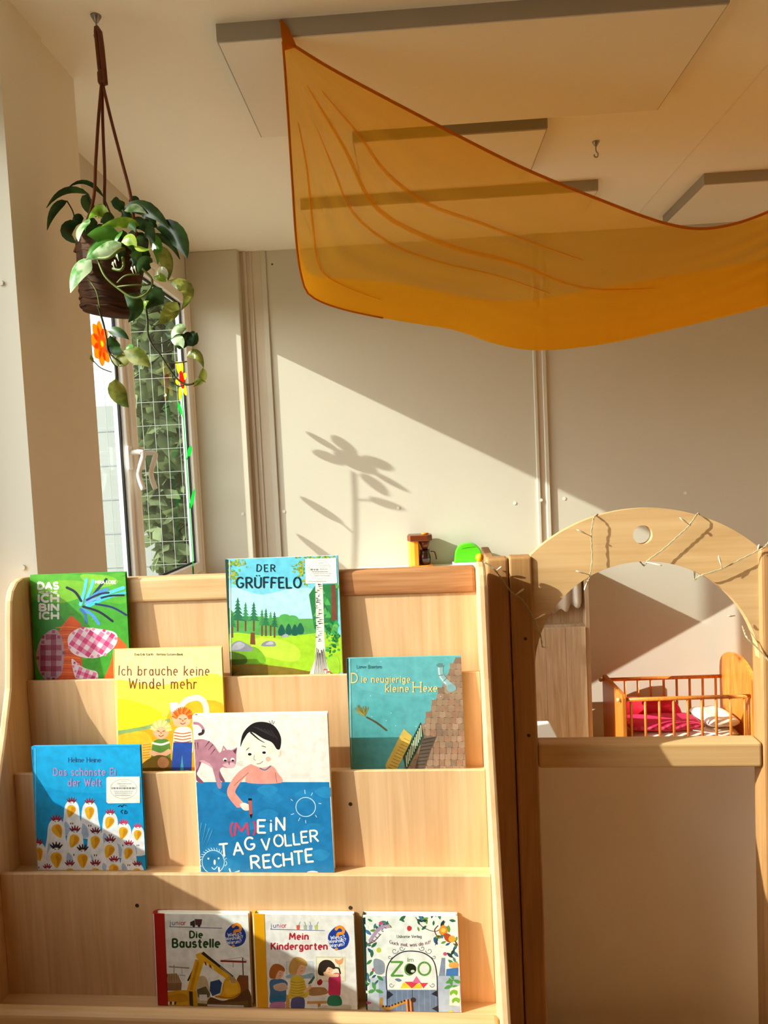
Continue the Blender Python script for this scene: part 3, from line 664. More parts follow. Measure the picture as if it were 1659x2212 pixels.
P.build('cover_print')
T = Print(B, w, h, (0,1180,3.19)); T.lay = P.lay+4
write(T, 'Ich brauche keine', 820, 888, 62, '#8a3d22', .105, width=620, gap=.34, serif=.07, jit=4); write(T, 'Windel mehr', 890, 980, 66, '#8a3d22', .105, width=465, gap=.34, serif=.07, jit=4)
write(T, 'Eva-Erik Garth - Bettina Gotzen-Beek', 930, 752, 15, '#6b4a34', .14, width=330); T.build('title_lettering')

# ---- teal cover, roof and shutter
B, w, h = make_book((749,1424), (996,1417), 2, .009, 2.6, 'bk_teal', 'bk_dark', 'teal picture book with drawn roof tiles, shutter and broom, second row right')
P = Print(B, w, h, (700,1380,4.1475)); P.bg('#5caab0'); P.blob([(500,150),(1230,150),(1200,400),(800,520),(300,420)], '#64b1b6'); P.blob([(240,640),(640,600),(600,1180),(240,1180)], '#58aaae')
roof = [(1180,165),(1240,165),(1265,1190),(700,1190),(760,1060),(900,760)]
P.poly(roof, '#8d7560')
rr = random.Random(9); k = 0
for y in range(170, 1200, 54):
    f = (y-165)/600; xl = 1190-(y-165)*.50 if y < 760 else 892-(y-760)*.42
    x = xl-14-(k % 2)*20; k += 1
    while x < 1270:
        ww = rr.uniform(46,62); c = rr.choice(['#9a816a','#8f7762','#85705d','#a08670','#95745e'])
        P.poly([(x,y-4),(x+ww-3,y-4),(x+ww-2,y+44),(x+ww/2,y+52),(x+1,y+46)], c); P.line([(x,y+48),(x+ww/2,y+54),(x+ww,y+46)], 4, '#5d4b3e', caps=False); x += ww
P.line([(1040,240),(1050,330),(1110,400),(1160,440)], 50, '#8fb4b8', 5); P.line([(1028,240),(1036,330),(1090,400)], 10, '#c9dfe0', 5); P.ell(1040,236,34,20,'#5f8588')
P.ell(1140,440,44,36,'#7fa6aa'); P.line([(1026,330),(1066,322)], 8, '#5f8588'); P.line([(1070,380),(1100,350)], 8, '#5f8588')
for k in range(46):
    a = R(rr.uniform(150,330)); l = rr.uniform(30,90); P.line([(365,690),(340+l*math.cos(a)*.9,660+l*math.sin(a)*.9)], 6, rr.choice(['#8f8642','#b09b4a','#6f7038']), taper=.5)
P.line([(380,700),(470,750),(560,820)], 16, '#5a5136', 3)
P.poly([(550,1130),(690,850),(715,805),(790,870),(760,960),(640,1190),(560,1180)], '#d9b95a')
for k in range(11): P.line([(575+k*14,1150-k*26),(640+k*13,1176-k*26)], 7, '#a98a34')
P.poly([(705,1060),(865,745),(895,880),(735,1190)], '#2f4f3e'); 
for k in range(11): x = 736+k*13; y = 1100-k*27; P.line([(x,y-56),(x+6,y+44)], 7, '#dfe6c4')
P.poly([(880,890),(1010,870),(960,980),(900,1180),(810,1180)], '#5f5348')
for k in range(9): P.line([(885-k*8,905+k*32),(990-k*12,885+k*34)], 8, '#3f352d')
P.poly([(180,165),(215,165),(235,1190),(205,1190)], '#123230'); P.line([(228,170),(245,1185)], 16, '#86c4c6', caps=False)
for k in range(14): P.ell(rr.uniform(260,1100), rr.uniform(180,800), 4, 4, '#c7e6e6', 0, 6)
P.build('cover_print')
T = Print(B, w, h, (700,1380,4.1475)); T.lay = P.lay+4
G = '#f0cd85'
write(T, 'D', 248, 392, 84, G, .12, gap=.2, serif=.1, wx=.95); write(T, 'ie neugierige', 338, 388, 56, G, .14, width=432, gap=.28, serif=.08)
write(T, 'kleine', 553, 473, 60, G, .14, width=204, gap=.28, serif=.08); write(T, 'H', 800, 475, 88, G, .12, serif=.1, wx=1.25); write(T, 'exe', 892, 470, 62, G, .14, width=120, gap=.3, serif=.08)
write(T, 'Lieve Baeten', 294, 263, 28, '#1f5a60', .12, width=220, serif=.08); T.build('title_lettering')

# ---- blue cover, hens
B, w, h = make_book((67,1614), (301,1611), 3, .008, 2.2, 'bk_blue', 'bk_blue', 'blue picture book with crowd of drawn white hens, lower left of the rack')
P = Print(B, w, h, (0,1580,3.607)); P.bg('#129bd8'); P.blob([(260,130),(700,130),(1090,150),(1080,420),(700,480),(300,400)], '#1aa6e0')
rr = random.Random(4)
def hen(x, y, s, comb, tilt=0):
    P.blob([(x-74*s,y+220*s),(x-66*s,y+80*s),(x-52*s,y-20*s),(x,y-60*s),(x+52*s,y-20*s),(x+66*s,y+80*s),(x+80*s,y+220*s)], '#eef0f2')
    P.blob([(x-62*s,y+220*s),(x-56*s,y+120*s),(x-20*s,y+150*s),(x-10*s,y+220*s)], '#a9c1dd')
    for k in range(5): a = R(205+k*32); P.line([(x+20*s*math.cos(a),y-40*s+10*s*math.sin(a)),(x+44*s*math.cos(a),y-50*s+34*s*math.sin(a))], 17*s, comb, taper=.6)
    c, q = math.cos(R(tilt)), math.sin(R(tilt))
    bs = s*.74; P.blob([(x+a*bs*c-b*bs*q, y+10*s+a*bs*q+b*bs*c) for a, b in ((-50,0),(-20,-32),(26,-30),(50,4),(36,60),(4,104),(-36,56))], '#eeb72a')
    P.blob([(x+a*bs*c-b*bs*q, y+10*s+a*bs*q+b*bs*c) for a, b in ((-10,-10),(26,-20),(44,8),(30,56),(6,92),(4,40))], '#d8921c')
    P.line([(x-12*s,y-38*s),(x-4*s,y-34*s)], 5*s, '#222222'); P.line([(x+10*s,y-38*s),(x+18*s,y-34*s)], 5*s, '#222222')
    for dx in (-8,8): P.line([(x+dx*s,y+128*s),(x+dx*s,y+140*s)], 8*s, '#6b2430')
for (x, y, s, c, t) in ((560,590,.95,'#7a2b3a',20),(700,600,1.0,'#8c2f3c',5),(860,680,.95,'#a8324a',24),(965,760,.95,'#d0416a',16),(1075,780,.8,'#d0416a',10),(440,740,1.1,'#a02040',-22),(585,820,1.05,'#7c2138',24),(745,830,1.0,'#6d2030',10),(860,900,1.05,'#7c2138',24),(1005,920,.9,'#b03050',20),(295,920,1.05,'#a02040',-10),(440,960,1.2,'#232326',0),(645,970,1.1,'#3a1c24',0),(890,1050,1.0,'#a02040',16),(370,1100,.85,'#a02040',0),(545,1080,.95,'#8c2038',0),(745,1080,1.0,'#8c2038',0),(1070,1080,.9,'#8c2038',10),(260,1080,.8,'#7fae3a',0)): hen(x,y,s,c,t)
P.line([(252,140),(262,1090)], 10, '#0b6fa8', caps=False); P.line([(276,130),(282,1090)], 8, '#5cc0ea', caps=False)
P.build('cover_print')
T = Print(B, w, h, (0,1580,3.607)); T.lay = P.lay+4
write(T, 'Helme Heine', 535, 238, 34, '#2a4e86', .12, width=250, serif=.1); V = '#a48fc4'
write(T, 'Das schönste Ei', 420, 342, 56, V, .17, width=480, gap=.3, serif=.1); write(T, 'der Welt', 532, 424, 56, V, .17, width=255, gap=.3, serif=.1)
T.line([(920,585),(940,574),(948,588),(965,570),(985,580)], 5, '#16324f', 3); T.line([(958,610),(942,622),(955,638)], 5, '#16324f', 3); T.line([(975,612),(992,630),(972,640),(975,612)], 5, '#16324f', 3)
T.build('title_lettering')
sticker(B, T, [(830,362),(842,352),(1090,350),(1092,556),(845,560),(830,548)], [(945,985,383,6,0),(915,1025,402,8,0),(930,990,420,7,0),(870,1060,434,14,1),(890,1040,462,7,0),(895,1030,476,7,0),(900,1020,492,7,0)], (965,447,104,76))

# ---- big board book, blue table
B, w, h = make_book((415,1546), (706,1544), 3, .015, 1.6, 'bk_white', 'bk_white', 'large board book with pink cat and drawing child over blue table, centre of the rack')
P = Print(B, w, h, (380,1500,4.1475)); P.bg('#efe6dc')
P.raw([(0,0),(w,0)]+[P.loc(p) for p in ((1375,785),(150,785))], '#1f7db8')
rr = random.Random(8)
for k in range(26):
    x, y = rr.uniform(200,1340), rr.uniform(830,1550); P.blob([(x-90,y),(x,y-50),(x+100,y-10),(x+20,y+56)], rr.choice(['#2585c0','#1b76b0','#2a8bc4']))
# cat
c1, c2 = '#b9808f', '#8a5566'
P.line([(140,258),(200,262),(240,300),(245,340),(205,358)], 24, c1, 5); P.line([(245,320),(238,348),(208,358)], 24, '#3c2c34', 4)
P.blob([(230,600),(200,680),(190,720),(250,790),(200,785),(165,720),(190,620)], c2); P.blob([(360,600),(400,700),(440,780),(400,770),(340,660)], c2)
P.blob([(140,440),(190,405),(260,405),(330,440),(380,510),(420,560),(420,650),(330,660),(300,620),(220,590),(200,650),(150,720),(140,720)], c1)
P.blob([(215,600),(250,590),(320,640),(340,670),(280,630)], '#dca6b2')
P.blob([(330,640),(400,640),(385,720),(410,800),(400,845),(375,830),(350,740)], c1)
P.poly([(405,520),(425,455),(465,505)], c1); P.poly([(495,500),(550,472),(540,560)], c1); P.poly([(418,505),(428,475),(445,505)], '#e9c3c8'); P.poly([(510,505),(545,485),(535,535)], '#5d3a44')
P.blob([(390,540),(420,505),(500,500),(540,560),(530,640),(480,660),(410,640)], c1); P.blob([(420,630),(470,610),(530,620),(520,655),(470,660)], '#dcb0b8')
for x in (440,508): P.ell(x,584,18,16,'#f6efe8'); P.ell(x+2,592,13,9,'#2b1e24')
P.poly([(468,600),(486,600),(478,640)], '#7c4452')
for k, (a, b) in enumerate(((300,420),(330,450),(350,490))): P.line([(a,b),(a-40,b+50)], 9, '#5d3a44', taper=.6)
for a in (170,195): P.line([(a,430),(a+4,490)], 9, '#5d3a44', taper=.6)
for k in range(3): P.line([(545,610+k*10),(600,598+k*18)], 3, '#c9b5b0')
# child
P.blob([(640,790),(650,700),(690,640),(760,640),(860,640),(910,700),(945,790)], '#ef9d8e'); P.line([(690,655),(600,710),(525,800),(495,880),(540,950),(575,990)], 74, '#ef9d8e', 6)
P.line([(890,700),(905,790)], 4, '#8d4a44'); P.line([(652,700),(560,780),(520,820)], 4, '#8d4a44', 4); P.ell(920,525,24,38,'#f1cfb8')
P.blob([(590,430),(640,330),(740,280),(860,300),(930,400),(930,520),(870,620),(770,656),(680,620),(610,540)], '#f2e8d6')
P.blob([(578,470),(600,350),(680,265),(780,245),(880,280),(940,380),(935,480),(905,490),(860,430),(780,395),(670,335),(610,400)], '#1e1a1c'); P.line([(670,340),(740,400),(795,432)], 16, '#1e1a1c', 4, taper=.7)
P.line([(850,262),(835,236)], 5, '#1e1a1c'); P.line([(862,262),(862,230)], 5, '#1e1a1c'); P.line([(872,268),(882,240)], 5, '#1e1a1c')
for k in range(6): P.line([(700+k*30,290+k*6),(780+k*26,330+k*14)], 3, '#4a4548')
for (x, y) in ((662,530),(790,515)): P.ell(x,y,24,22,'#fbf7ee'); P.ell(x,y+6,17,12,'#1e1a1c')
P.line([(630,500),(655,478)], 6, '#2b2522'); P.line([(770,460),(805,472)], 6, '#2b2522'); P.line([(702,545),(700,585),(716,590)], 4, '#7a5a4c'); P.line([(725,622),(755,618),(780,598)], 5, '#7a3a34', 4); P.ell(828,578,24,22,'#f0b7a6')
P.line([(752,660),(800,676),(850,640)], 12, '#6e6f8e', 4)
P.blob([(575,985),(610,970),(660,990),(685,1020),(640,1040),(600,1030)], '#f6e6d8')
P.poly([(648,930),(680,930),(688,1080),(660,1090)], '#b9615c'); P.poly([(648,930),(680,930),(681,950),(649,950)], '#1e1a1c'); P.poly([(660,1075),(688,1070),(678,1105),(672,1112)], '#1e1a1c')
for k in range(24):
    a, b = R(k*15), R(k*15+16); P.line([(1163+88*math.cos(a),1008+86*math.sin(a)),(1163+88*math.cos(b),1008+86*math.sin(b))], 7, '#c6e2f2', caps=False)
for (a, b, c, d) in ((1155,855,1158,890),(1225,880,1212,905),(1280,975,1302,978),(1250,1080,1262,1100),(1162,1125,1164,1152),(1112,1105,1098,1132),(1058,1068,1032,1076),(1030,938,1046,952)): P.line([(a,b),(c,d)], 6, '#c6e2f2')
for k in range(26):
    a, b = R(k*14), R(k*14+15); P.line([(335+100*math.cos(a),1500+104*math.sin(a)),(335+100*math.cos(b),1500+104*math.sin(b))], 7, '#bfe3f4', caps=False)
for k in range(14): a = R(195+k*12); P.line([(335+100*math.cos(a),1500+104*math.sin(a)),(335+124*math.cos(a-.12),1500+128*math.sin(a-.12))], 6, '#bfe3f4')
for (x, y) in ((292,1470),(384,1468)): P.ell(x,y,9,9,'#e8f5fa')
P.ell(348,1502,10,24,'#e8f5fa'); P.line([(322,1548),(345,1566),(372,1540)], 8, '#bfe3f4', 4); P.line([(225,1480),(208,1510),(228,1540)], 7, '#bfe3f4', 4); P.line([(446,1490),(458,1515),(440,1535)], 7, '#bfe3f4', 4)
P.line([(385,1550),(392,1620)], 16, '#e8f5fa'); P.line([(480,1560),(500,1600),(570,1580)], 14, '#bfe3f4', 3); P.ell(1225,1600,56,20,'#e8f5fa')
for (a, b, c, d) in ((230,1150,205,1290),(270,1160,235,1330),(300,1200,250,1340),(325,1220,275,1350),(200,1240,185,1370)): P.line([(a,b),(c,d)], 12, '#4a9ed0', taper=.8)
P.build('cover_print')
T = Print(B, w, h, (380,1500,4.1475)); T.lay = P.lay+4; WH = '#f7f4ea'; RD = '#c24a72'
write(T, '(', 490, 1262, 118, RD, .17); write(T, 'M', 530, 1258, 108, RD, .2, wx=1.4); write(T, ')', 690, 1250, 118, RD, .17)
write(T, 'E', 735, 1238, 112, WH, .17, wx=1.2); write(T, 'i', 850, 1226, 108, WH, .17); write(T, 'N', 900, 1215, 112, WH, .17, wx=1.05)
def word(txt, pts, size, wt=.17, wx=1.1):
    for ch, (x, y) in zip(txt, pts): write(T, ch, x, y, size, WH, wt, wx=wx, rot=-5)
word('TAG', ((398,1450),(520,1438),(625,1392)), 108); word('VOLLER', ((775,1395),(885,1362),(985,1355),(1060,1345),(1130,1330),(1210,1320)), 100)
word('RECHTE', ((680,1560),(790,1552),(875,1545),(970,1535),(1068,1520),(1170,1500)), 112)
T.build('title_lettering')

# ---- red spined construction book
def badge(T, x, y, r):
    T.blob([(x-r*.9,y+.2*r),(x-r*.85,y-.3*r),(x-.5*r,y-.75*r),(x,y-1.05*r),(x+.5*r,y-.85*r),(x+r*.9,y-.3*r),(x+r*.98,y+.25*r),(x+.7*r,y+.85*r),(x,y+1.1*r),(x-.65*r,y+.85*r)], '#1c3f9c')
    T.line([(x-.22*r,y-.72*r),(x+.1*r,y-.98*r),(x+.46*r,y-.78*r),(x+.42*r,y-.42*r),(x+.02*r,y-.36*r),(x-.06*r,y-.14*r)], .26*r, '#f0952c', 5)
    T.ell(x-.16*r, y+1.02*r, .14*r, .14*r, '#d89a50')
    for k, (t, ww) in enumerate((('Wieso?', 1.25),('Weshalb?', 1.55),('Warum?', 1.3))): write(T, t, x-ww*r/2-.05*r, y+(.15+k*.36)*r, .30*r, '#eef2f8', .16, width=ww*r, rot=-7 if k else -4)
def junior(T, x, y, size, x2):
    for k, (c, col) in enumerate(zip('junior', ('#3a6a4a','#3a4f9a','#7a3a6a','#b02f3c','#b02f3c','#c0303a'))):
        write(T, c, x+(0,22,55,88,100,128)[k]*size/40, y, size, col, .14)
B, w, h = make_book((331,1974), (536,1977), 4, .013, 3.2, 'bk_white', 'bk_red', 'board book with red spine and yellow excavator cover, bottom row', spine_wrap=.022)
P = Print(B, w, h, (300,1930,4.1475)); P.bg('#eef0ea')
P.poly([(240,760),(245,720),(340,715),(385,800),(380,870),(240,870)], '#8b6a48'); P.poly([(240,800),(265,722),(335,720),(385,800)], '#a98a66')
for k in range(6): P.line([(255+k*20,726),(246+k*24,796)], 3, '#6b4c32')
P.line([(315,640),(315,720)], 10, '#b8a98c'); P.line([(270,655),(450,668)], 12, '#a39579'); P.line([(385,668),(388,725)], 3, '#666666'); P.line([(365,730),(415,735)], 5, '#8a7a5c')
P.line([(735,604),(960,612)], 18, '#8c2f24'); P.line([(930,575),(935,740)], 10, '#5a2f28'); P.line([(760,596),(925,570),(970,605)], 4, '#8c8c88'); P.line([(845,620),(845,660)], 4, '#444444')
P.poly([(880,760),(900,730),(980,735),(990,1020),(860,960)], '#7d4a28'); P.poly([(640,790),(720,770),(745,800),(730,890),(660,920),(635,870)], '#274a78')
P.blob([(420,900),(520,760),(600,750),(640,900),(640,1000),(460,1000)], '#c9b98c'); P.poly([(520,860),(600,830),(640,900),(630,930),(530,930)], '#5c5a3c'); P.poly([(540,905),(610,905),(612,960),(545,960)], '#dfe3df')
P.blob([(640,930),(760,960),(900,900),(985,860),(990,1040),(640,1030)], '#5a3a1c'); P.poly([(240,960),(640,990),(980,960),(980,1060),(240,1060)], '#6b5320')
P.blob([(235,920),(270,880),(420,865),(450,900),(450,1030),(240,1020)], '#d9a31c'); P.blob([(240,940),(300,905),(420,900),(440,960),(300,980)], '#c48a14')
P.poly([(435,880),(470,840),(520,880),(530,1030),(450,1030)], '#c99a18'); P.poly([(450,870),(480,850),(490,1010),(455,1000)], '#3a2818'); P.line([(440,780),(480,700),(520,600)], 16, '#2c2420', 3)
P.poly([(430,870),(505,590),(590,590),(500,880)], '#e2ac1c'); P.poly([(455,860),(520,610),(545,610),(480,870)], '#c88e14')
P.poly([(510,545),(575,520),(610,545),(850,745),(800,775),(585,625),(520,580)], '#e6b020'); P.poly([(560,540),(580,520),(610,545),(850,740),(835,748)], '#2c2420'); P.line([(730,655),(830,740)], 9, '#9a9a96')
for k in range(4): P.poly([(588+k*22,606+k*14),(602+k*22,616+k*14),(606+k*22,650+k*12),(592+k*22,634+k*12)], '#7c2b1c' if k % 2 == 0 else '#f0ebdc')
P.blob([(760,790),(800,745),(860,760),(905,820),(905,900),(830,945),(700,935),(680,915),(730,900)], '#dfa51c'); P.blob([(770,800),(850,780),(890,840),(870,900),(780,900)], '#eab62c'); P.line([(690,920),(830,935),(905,895)], 12, '#a87410', 4)
for k in range(3): P.line([(815+k*18,745),(835+k*14,800)], 9, '#8c8c84')
for k in range(5): P.poly([(238+k*20,968),(258+k*20,970),(250+k*20,1000),(240+k*20,992)], '#3a2420' if k % 2 == 0 else '#f0ebdc')
P.poly([(615,992),(940,1002),(940,1040),(615,1032)], '#c9c6ca')
P.build('cover_print')
T = Print(B, w, h, (300,1930,4.1475)); T.lay = P.lay+4
junior(T, 278, 282, 40, 0); T.poly([(275,293),(745,308),(745,314),(275,300)], '#5a6a9a')
T.poly([(460,255),(500,238),(505,280),(462,290)], '#3a3438'); T.poly([(500,228),(568,230),(560,280),(508,284)], '#5a2f34'); 
for x in (492,540): T.ell(x,288,13,13,'#2b2628')
GR = '#1f4a24'; write(T, 'Die', 458, 396, 58, GR, .24, width=110, gap=.3); write(T, 'Baustelle', 304, 480, 72, GR, .24, width=418, gap=.28)
badge(T, 863, 370, 98); T.build('title_lettering')

# ---- yellow spined kindergarten book
B, w, h = make_book((546,1975), (764,1978), 4, .013, 3.2, 'bk_white', 'bk_gold', 'board book with yellow spine and three children at a sand table, bottom row', spine_wrap=.022)
P = Print(B, w, h, (530,1960,6.144)); P.bg('#eceae4')
P.poly([(540,715),(905,715),(915,950),(545,950)], '#c3d0d6'); P.poly([(552,728),(895,728),(902,938),(556,938)], '#dbe4e6'); P.blob([(560,900),(640,880),(760,900),(890,870),(895,935),(560,935)], '#8fb0c2')
P.poly([(935,650),(1330,655),(1335,985),(945,985)], '#d8cfae'); P.poly([(950,668),(1316,672),(1320,970),(960,970)], '#f1ebcf'); P.blob([(1190,680),(1240,700),(1300,670),(1290,740),(1240,760),(1200,730)], '#e8a070'); P.line([(1245,750),(1265,960)], 8, '#9fb070')
P.poly([(830,1180),(1120,1160),(1120,1240),(830,1245)], '#dcdcd6'); P.poly([(820,1245),(1125,1240),(1120,1275),(820,1280)], '#c79a58'); P.poly([(960,1275),(1000,1275),(1000,1370),(965,1370)], '#b98848'); P.poly([(530,1150),(585,1170),(590,1370),(540,1370)], '#c79a48')
P.blob([(800,1090),(900,1060),(1050,1065),(1095,1140),(960,1170),(850,1165)], '#a87c50'); P.blob([(1000,1310),(1360,1290),(1370,1360),(1010,1370)], '#c9c6b4')
def child(x, y, r, hair, skin, body, legs, colt, coll, face=1):
    P.blob(body, colt); P.blob(legs, coll); P.ell(x, y, r*.9, r, skin); P.blob([(x-r*1.05,y+r*.75),(x-r*1.1,y-.2*r),(x-.6*r,y-1.05*r),(x+.2*r,y-1.15*r),(x+.95*r,y-.65*r),(x+1.0*r,y-.1*r),(x+.3*r,y-.25*r),(x-.1*r,y+.3*r),(x-.35*r,y+.9*r)], hair)
    P.line([(x+.35*r,y+.1*r),(x+.5*r,y+.12*r)], 6, '#5a3a2c'); P.line([(x+.25*r,y+.5*r),(x+.5*r,y+.45*r)], 6, '#a04a3c')
child(425, 860, 95, '#b0642c', '#e6b294', [(320,1000),(360,955),(480,950),(560,1000),(545,1100),(525,1260),(335,1270),(330,1120)], [(340,1270),(520,1260),(505,1370),(345,1370)], '#3f6f9c', '#b47aa8')
P.poly([(332,1180),(525,1165),(525,1220),(335,1235)], '#1f6f9a'); P.blob([(380,1030),(520,1000),(560,1080),(470,1110),(390,1090)], '#c8b09c')
child(705, 790, 112, '#c69a52', '#eab894', [(600,960),(640,905),(760,925),(810,1060),(850,1130),(790,1200),(580,1210),(595,1060)], [(620,1210),(775,1200),(770,1370),(620,1370)], '#d9bc3c', '#4d5488')
for k in range(6): P.line([(605,985+k*36),(690,1000+k*36),(790,980+k*36)], 8, '#a88a24', 4)
P.line([(780,1120),(860,1060),(850,1030)], 34, '#eab894', 4); P.poly([(830,1010),(910,905),(925,930),(880,1005),(845,1020)], '#2f6a58')
child(1075, 815, 98, '#2e2620', '#eebf98', [(1110,930),(1190,870),(1260,900),(1265,1100),(1240,1180),(1110,1160),(1105,1040)], [(1110,1180),(1250,1175),(1275,1295),(1100,1295)], '#c8305c', '#1f7a5c', 0)
P.blob([(985,850),(975,760),(1040,700),(1130,705),(1190,770),(1180,820),(1110,790),(1040,800)], '#2e2620'); P.line([(1190,800),(1240,810),(1260,880)], 22, '#2e2620', 4); P.line([(1230,900),(1120,900),(1050,870)], 44, '#eebf98', 4); P.blob([(955,985),(1000,950),(1025,990),(1000,1030),(962,1025)], '#a8202c')
P.build('cover_print')
T = Print(B, w, h, (530,1960,6.144)); T.lay = P.lay+4
junior(T, 340, 268, 58, 0); T.poly([(335,285),(1055,303),(1055,311),(335,295)], '#5a6a9a')
for (x, c) in ((700,'#d8624a'),(795,'#a9b9a4'),(865,'#a9b4d4'),(940,'#c3cf72')):
    T.poly([(x-24,236),(x+26,236),(x+20,300),(x-16,298)], c); T.line([(x+6,240),(x+(30 if x in (700,940) else -8),190)], 6, '#6a6a74')
RD = '#b5293a'; write(T, 'Mein', 588, 424, 82, RD, .24, width=245, gap=.3); write(T, 'Kindergarten', 346, 556, 84, RD, .24, width=738, gap=.28)
badge(T, 1232, 400, 148); T.build('title_lettering')

# ---- zoo board book
B, w, h = make_book((784,1981), (988,1977), 4, .014, 3.4, 'bk_cream', 'bk_dark', 'white board book with painted leaves and zoo gate, bottom row beside side panel')
P = Print(B, w, h, (660,1930,3.318)); P.bg('#e9efe8')
P.poly([(520,600),(575,590),(585,870),(525,870)], '#9fb2c8'); P.poly([(945,590),(1110,590),(1112,870),(955,870)], '#aebdd0'); P.poly([(465,600),(522,600),(530,870),(440,870)], '#c3cfdb')
P.poly([(580,690),(948,690),(955,870),(582,870)], '#6b7f9c')
for k in range(9): P.line([(612+k*40,694),(614+k*40,868)], 3, '#8fa2bc')
P.line([(766,690),(768,868)], 5, '#2a3346'); P.poly([(585,760),(630,725),(600,700),(584,700)], '#232838'); P.poly([(945,740),(900,720),(930,700),(948,696)], '#232838'); P.poly([(952,800),(905,825),(952,850)], '#232838')
P.line([(582,690),(580,560),(610,480),(680,425),(760,412),(850,428),(915,480),(940,570),(945,690)], 8, '#24233a', 6)
P.line([(585,860),(584,690)], 6, '#24233a'); P.line([(952,860),(946,690)], 6, '#24233a')
for sx in (1,-1):
    for (x, y, r) in ((640,410,26),(690,392,22),(605,455,16),(615,655,20)):
        c = 763+sx*(x-763); P.line([(c+r*math.cos(t*.7)*(1-t*.09)*sx, y+r*math.sin(t*.7)*(1-t*.09)) for t in range(10)], 4, '#55535f', 2)
P.poly([(680,680),(700,640),(740,632),(760,676)], '#e3d23c'); P.poly([(710,632),(820,632),(762,680)], '#d8405a'); P.poly([(764,640),(795,590),(830,640)], '#d86a94'); P.poly([(765,680),(800,645),(850,640),(830,680)], '#e3d23c'); P.poly([(820,640),(880,640),(845,680)], '#d8405a')
P.blob([(640,615),(665,608),(690,622),(668,632)], '#6a7f9a')
rr = random.Random(12)
def lf(x, y, l, a, c):
    q, s_ = math.cos(R(a)), math.sin(R(a)); P.blob([(x,y),(x+q*l*.5-s_*l*.22,y+s_*l*.5+q*l*.22),(x+q*l,y+s_*l),(x+q*l*.5+s_*l*.22,y+s_*l*.5-q*l*.22)], c, 3)
LC = ['#2f6a4c','#3f8a4a','#2a5a86','#3f76a0','#6a9a3c','#4f7a7c','#24413a']
for (x0, y0, x1, y1) in ((410,170,600,260),(800,170,960,270),(920,200,1090,380),(420,200,520,480),(440,480,560,720),(1050,280,1100,560),(470,160,1040,200)):
    for k in range(9): lf(rr.uniform(x0,x1), rr.uniform(y0,y1), rr.uniform(34,60), rr.uniform(0,360), rr.choice(LC))
for (x, y) in ((500,690),(1060,620),(1050,660)): 
    for a in (20,160,250): lf(x, y, 60, a, '#4f9a4c')
P.line([(790,170),(840,240),(940,270),(1000,200)], 5, '#4a3a2c', 4); P.line([(955,300),(930,370)], 5, '#4a3a2c'); P.line([(420,360),(480,350),(540,290)], 6, '#6b3a5c', 4)
for (x, y) in ((540,212),(1000,432),(490,545)): P.ell(x,y,14,13,'#d0507c')
P.ell(525,405,16,18,'#c8cf3c')
P.blob([(955,260),(985,225),(1015,250),(1010,290),(970,295)], '#e0902c'); P.ell(988,262,18,16,'#f0c05a'); P.blob([(990,290),(1030,290),(1060,330),(1030,350),(1000,330)], '#b8502a'); P.ell(1050,325,26,24,'#f0a83c'); P.line([(1070,340),(1090,370),(1060,360)], 8, '#6b3a1c', 3); P.line([(950,230),(925,260),(940,300),(970,310)], 7, '#6b3a1c', 3)
P.line([(460,340),(510,270),(550,240),(600,235)], 24, '#b59ab8', 4)
for k in range(5): P.line([(478+k*22,330-k*22),(498+k*20,345-k*24)], 6, '#7a5a84')
P.blob([(490,470),(560,490),(560,570),(500,570)], '#8f9aa8'); P.poly([(960,560),(975,460),(1000,460),(1000,590),(955,590)], '#7f8fa8'); P.poly([(1010,540),(1095,530),(1095,590),(1005,590)], '#3f76b8'); P.blob([(1030,500),(1060,490),(1095,500),(1090,530),(1035,530)], '#e8a050')
P.poly([(1035,680),(1105,660),(1106,805),(1030,800)], '#e9efd8')
for (x, y) in ((1060,705),(1075,760)): P.blob([(x-24,y),(x,y-16),(x+30,y-6),(x+24,y+24),(x,y+10),(x-20,y+26)], '#7fb83c')
P.line([(545,750),(545,800),(590,825),(660,795),(730,770)], 22, '#c08a3c', 5)
for k in range(8): P.ell(556+k*22, 808-max(0,k-2)*8, 7, 7, '#3a2418')
for k in range(4): P.line([(722+k*14,760),(730+k*13,850)], 12, '#5a2c1c' if k % 2 else '#e8965a')
P.ell(772,762,20,18,'#3a2a28'); P.blob([(1020,850),(1050,835),(1060,868),(1020,868)], '#c8d03c')
P.poly([(402,175),(428,170),(446,850),(430,860)], '#14332e'); 
for k in range(8): lf(415+rr.uniform(-8,14), 220+k*80, 46, rr.uniform(0,180), rr.choice(['#e9efe8','#3f8a5a','#c04a7c']))
P.build('cover_print')
T = Print(B, w, h, (660,1930,3.318)); T.lay = P.lay+4
write(T, 'Im', 732, 488, 28, '#5f8a4c', .13, width=40); G = '#5a9a3f'
write(T, 'Z', 612, 588, 98, G, .15, wx=1.4, serif=.0); write(T, 'O', 712, 582, 78, G, .13, wx=1.15); T.ell(755,540,38,38,'#12200f'); T.ell(768,556,14,10,'#cfd8c0'); write(T, 'O', 808, 584, 92, G, .14, wx=1.3)
write(T, 'Usborne Verlag', 655, 317, 20, '#55655c', .13, width=175, serif=.08); write(T, 'Guck mal, was da ist!', 602, 378, 24, '#8a5a70', .12, width=290, arc=-.9)
T.blob([(728,240),(742,230),(758,240),(756,260),(742,268),(730,260)], '#cf3a3c'); T.build('title_lettering')
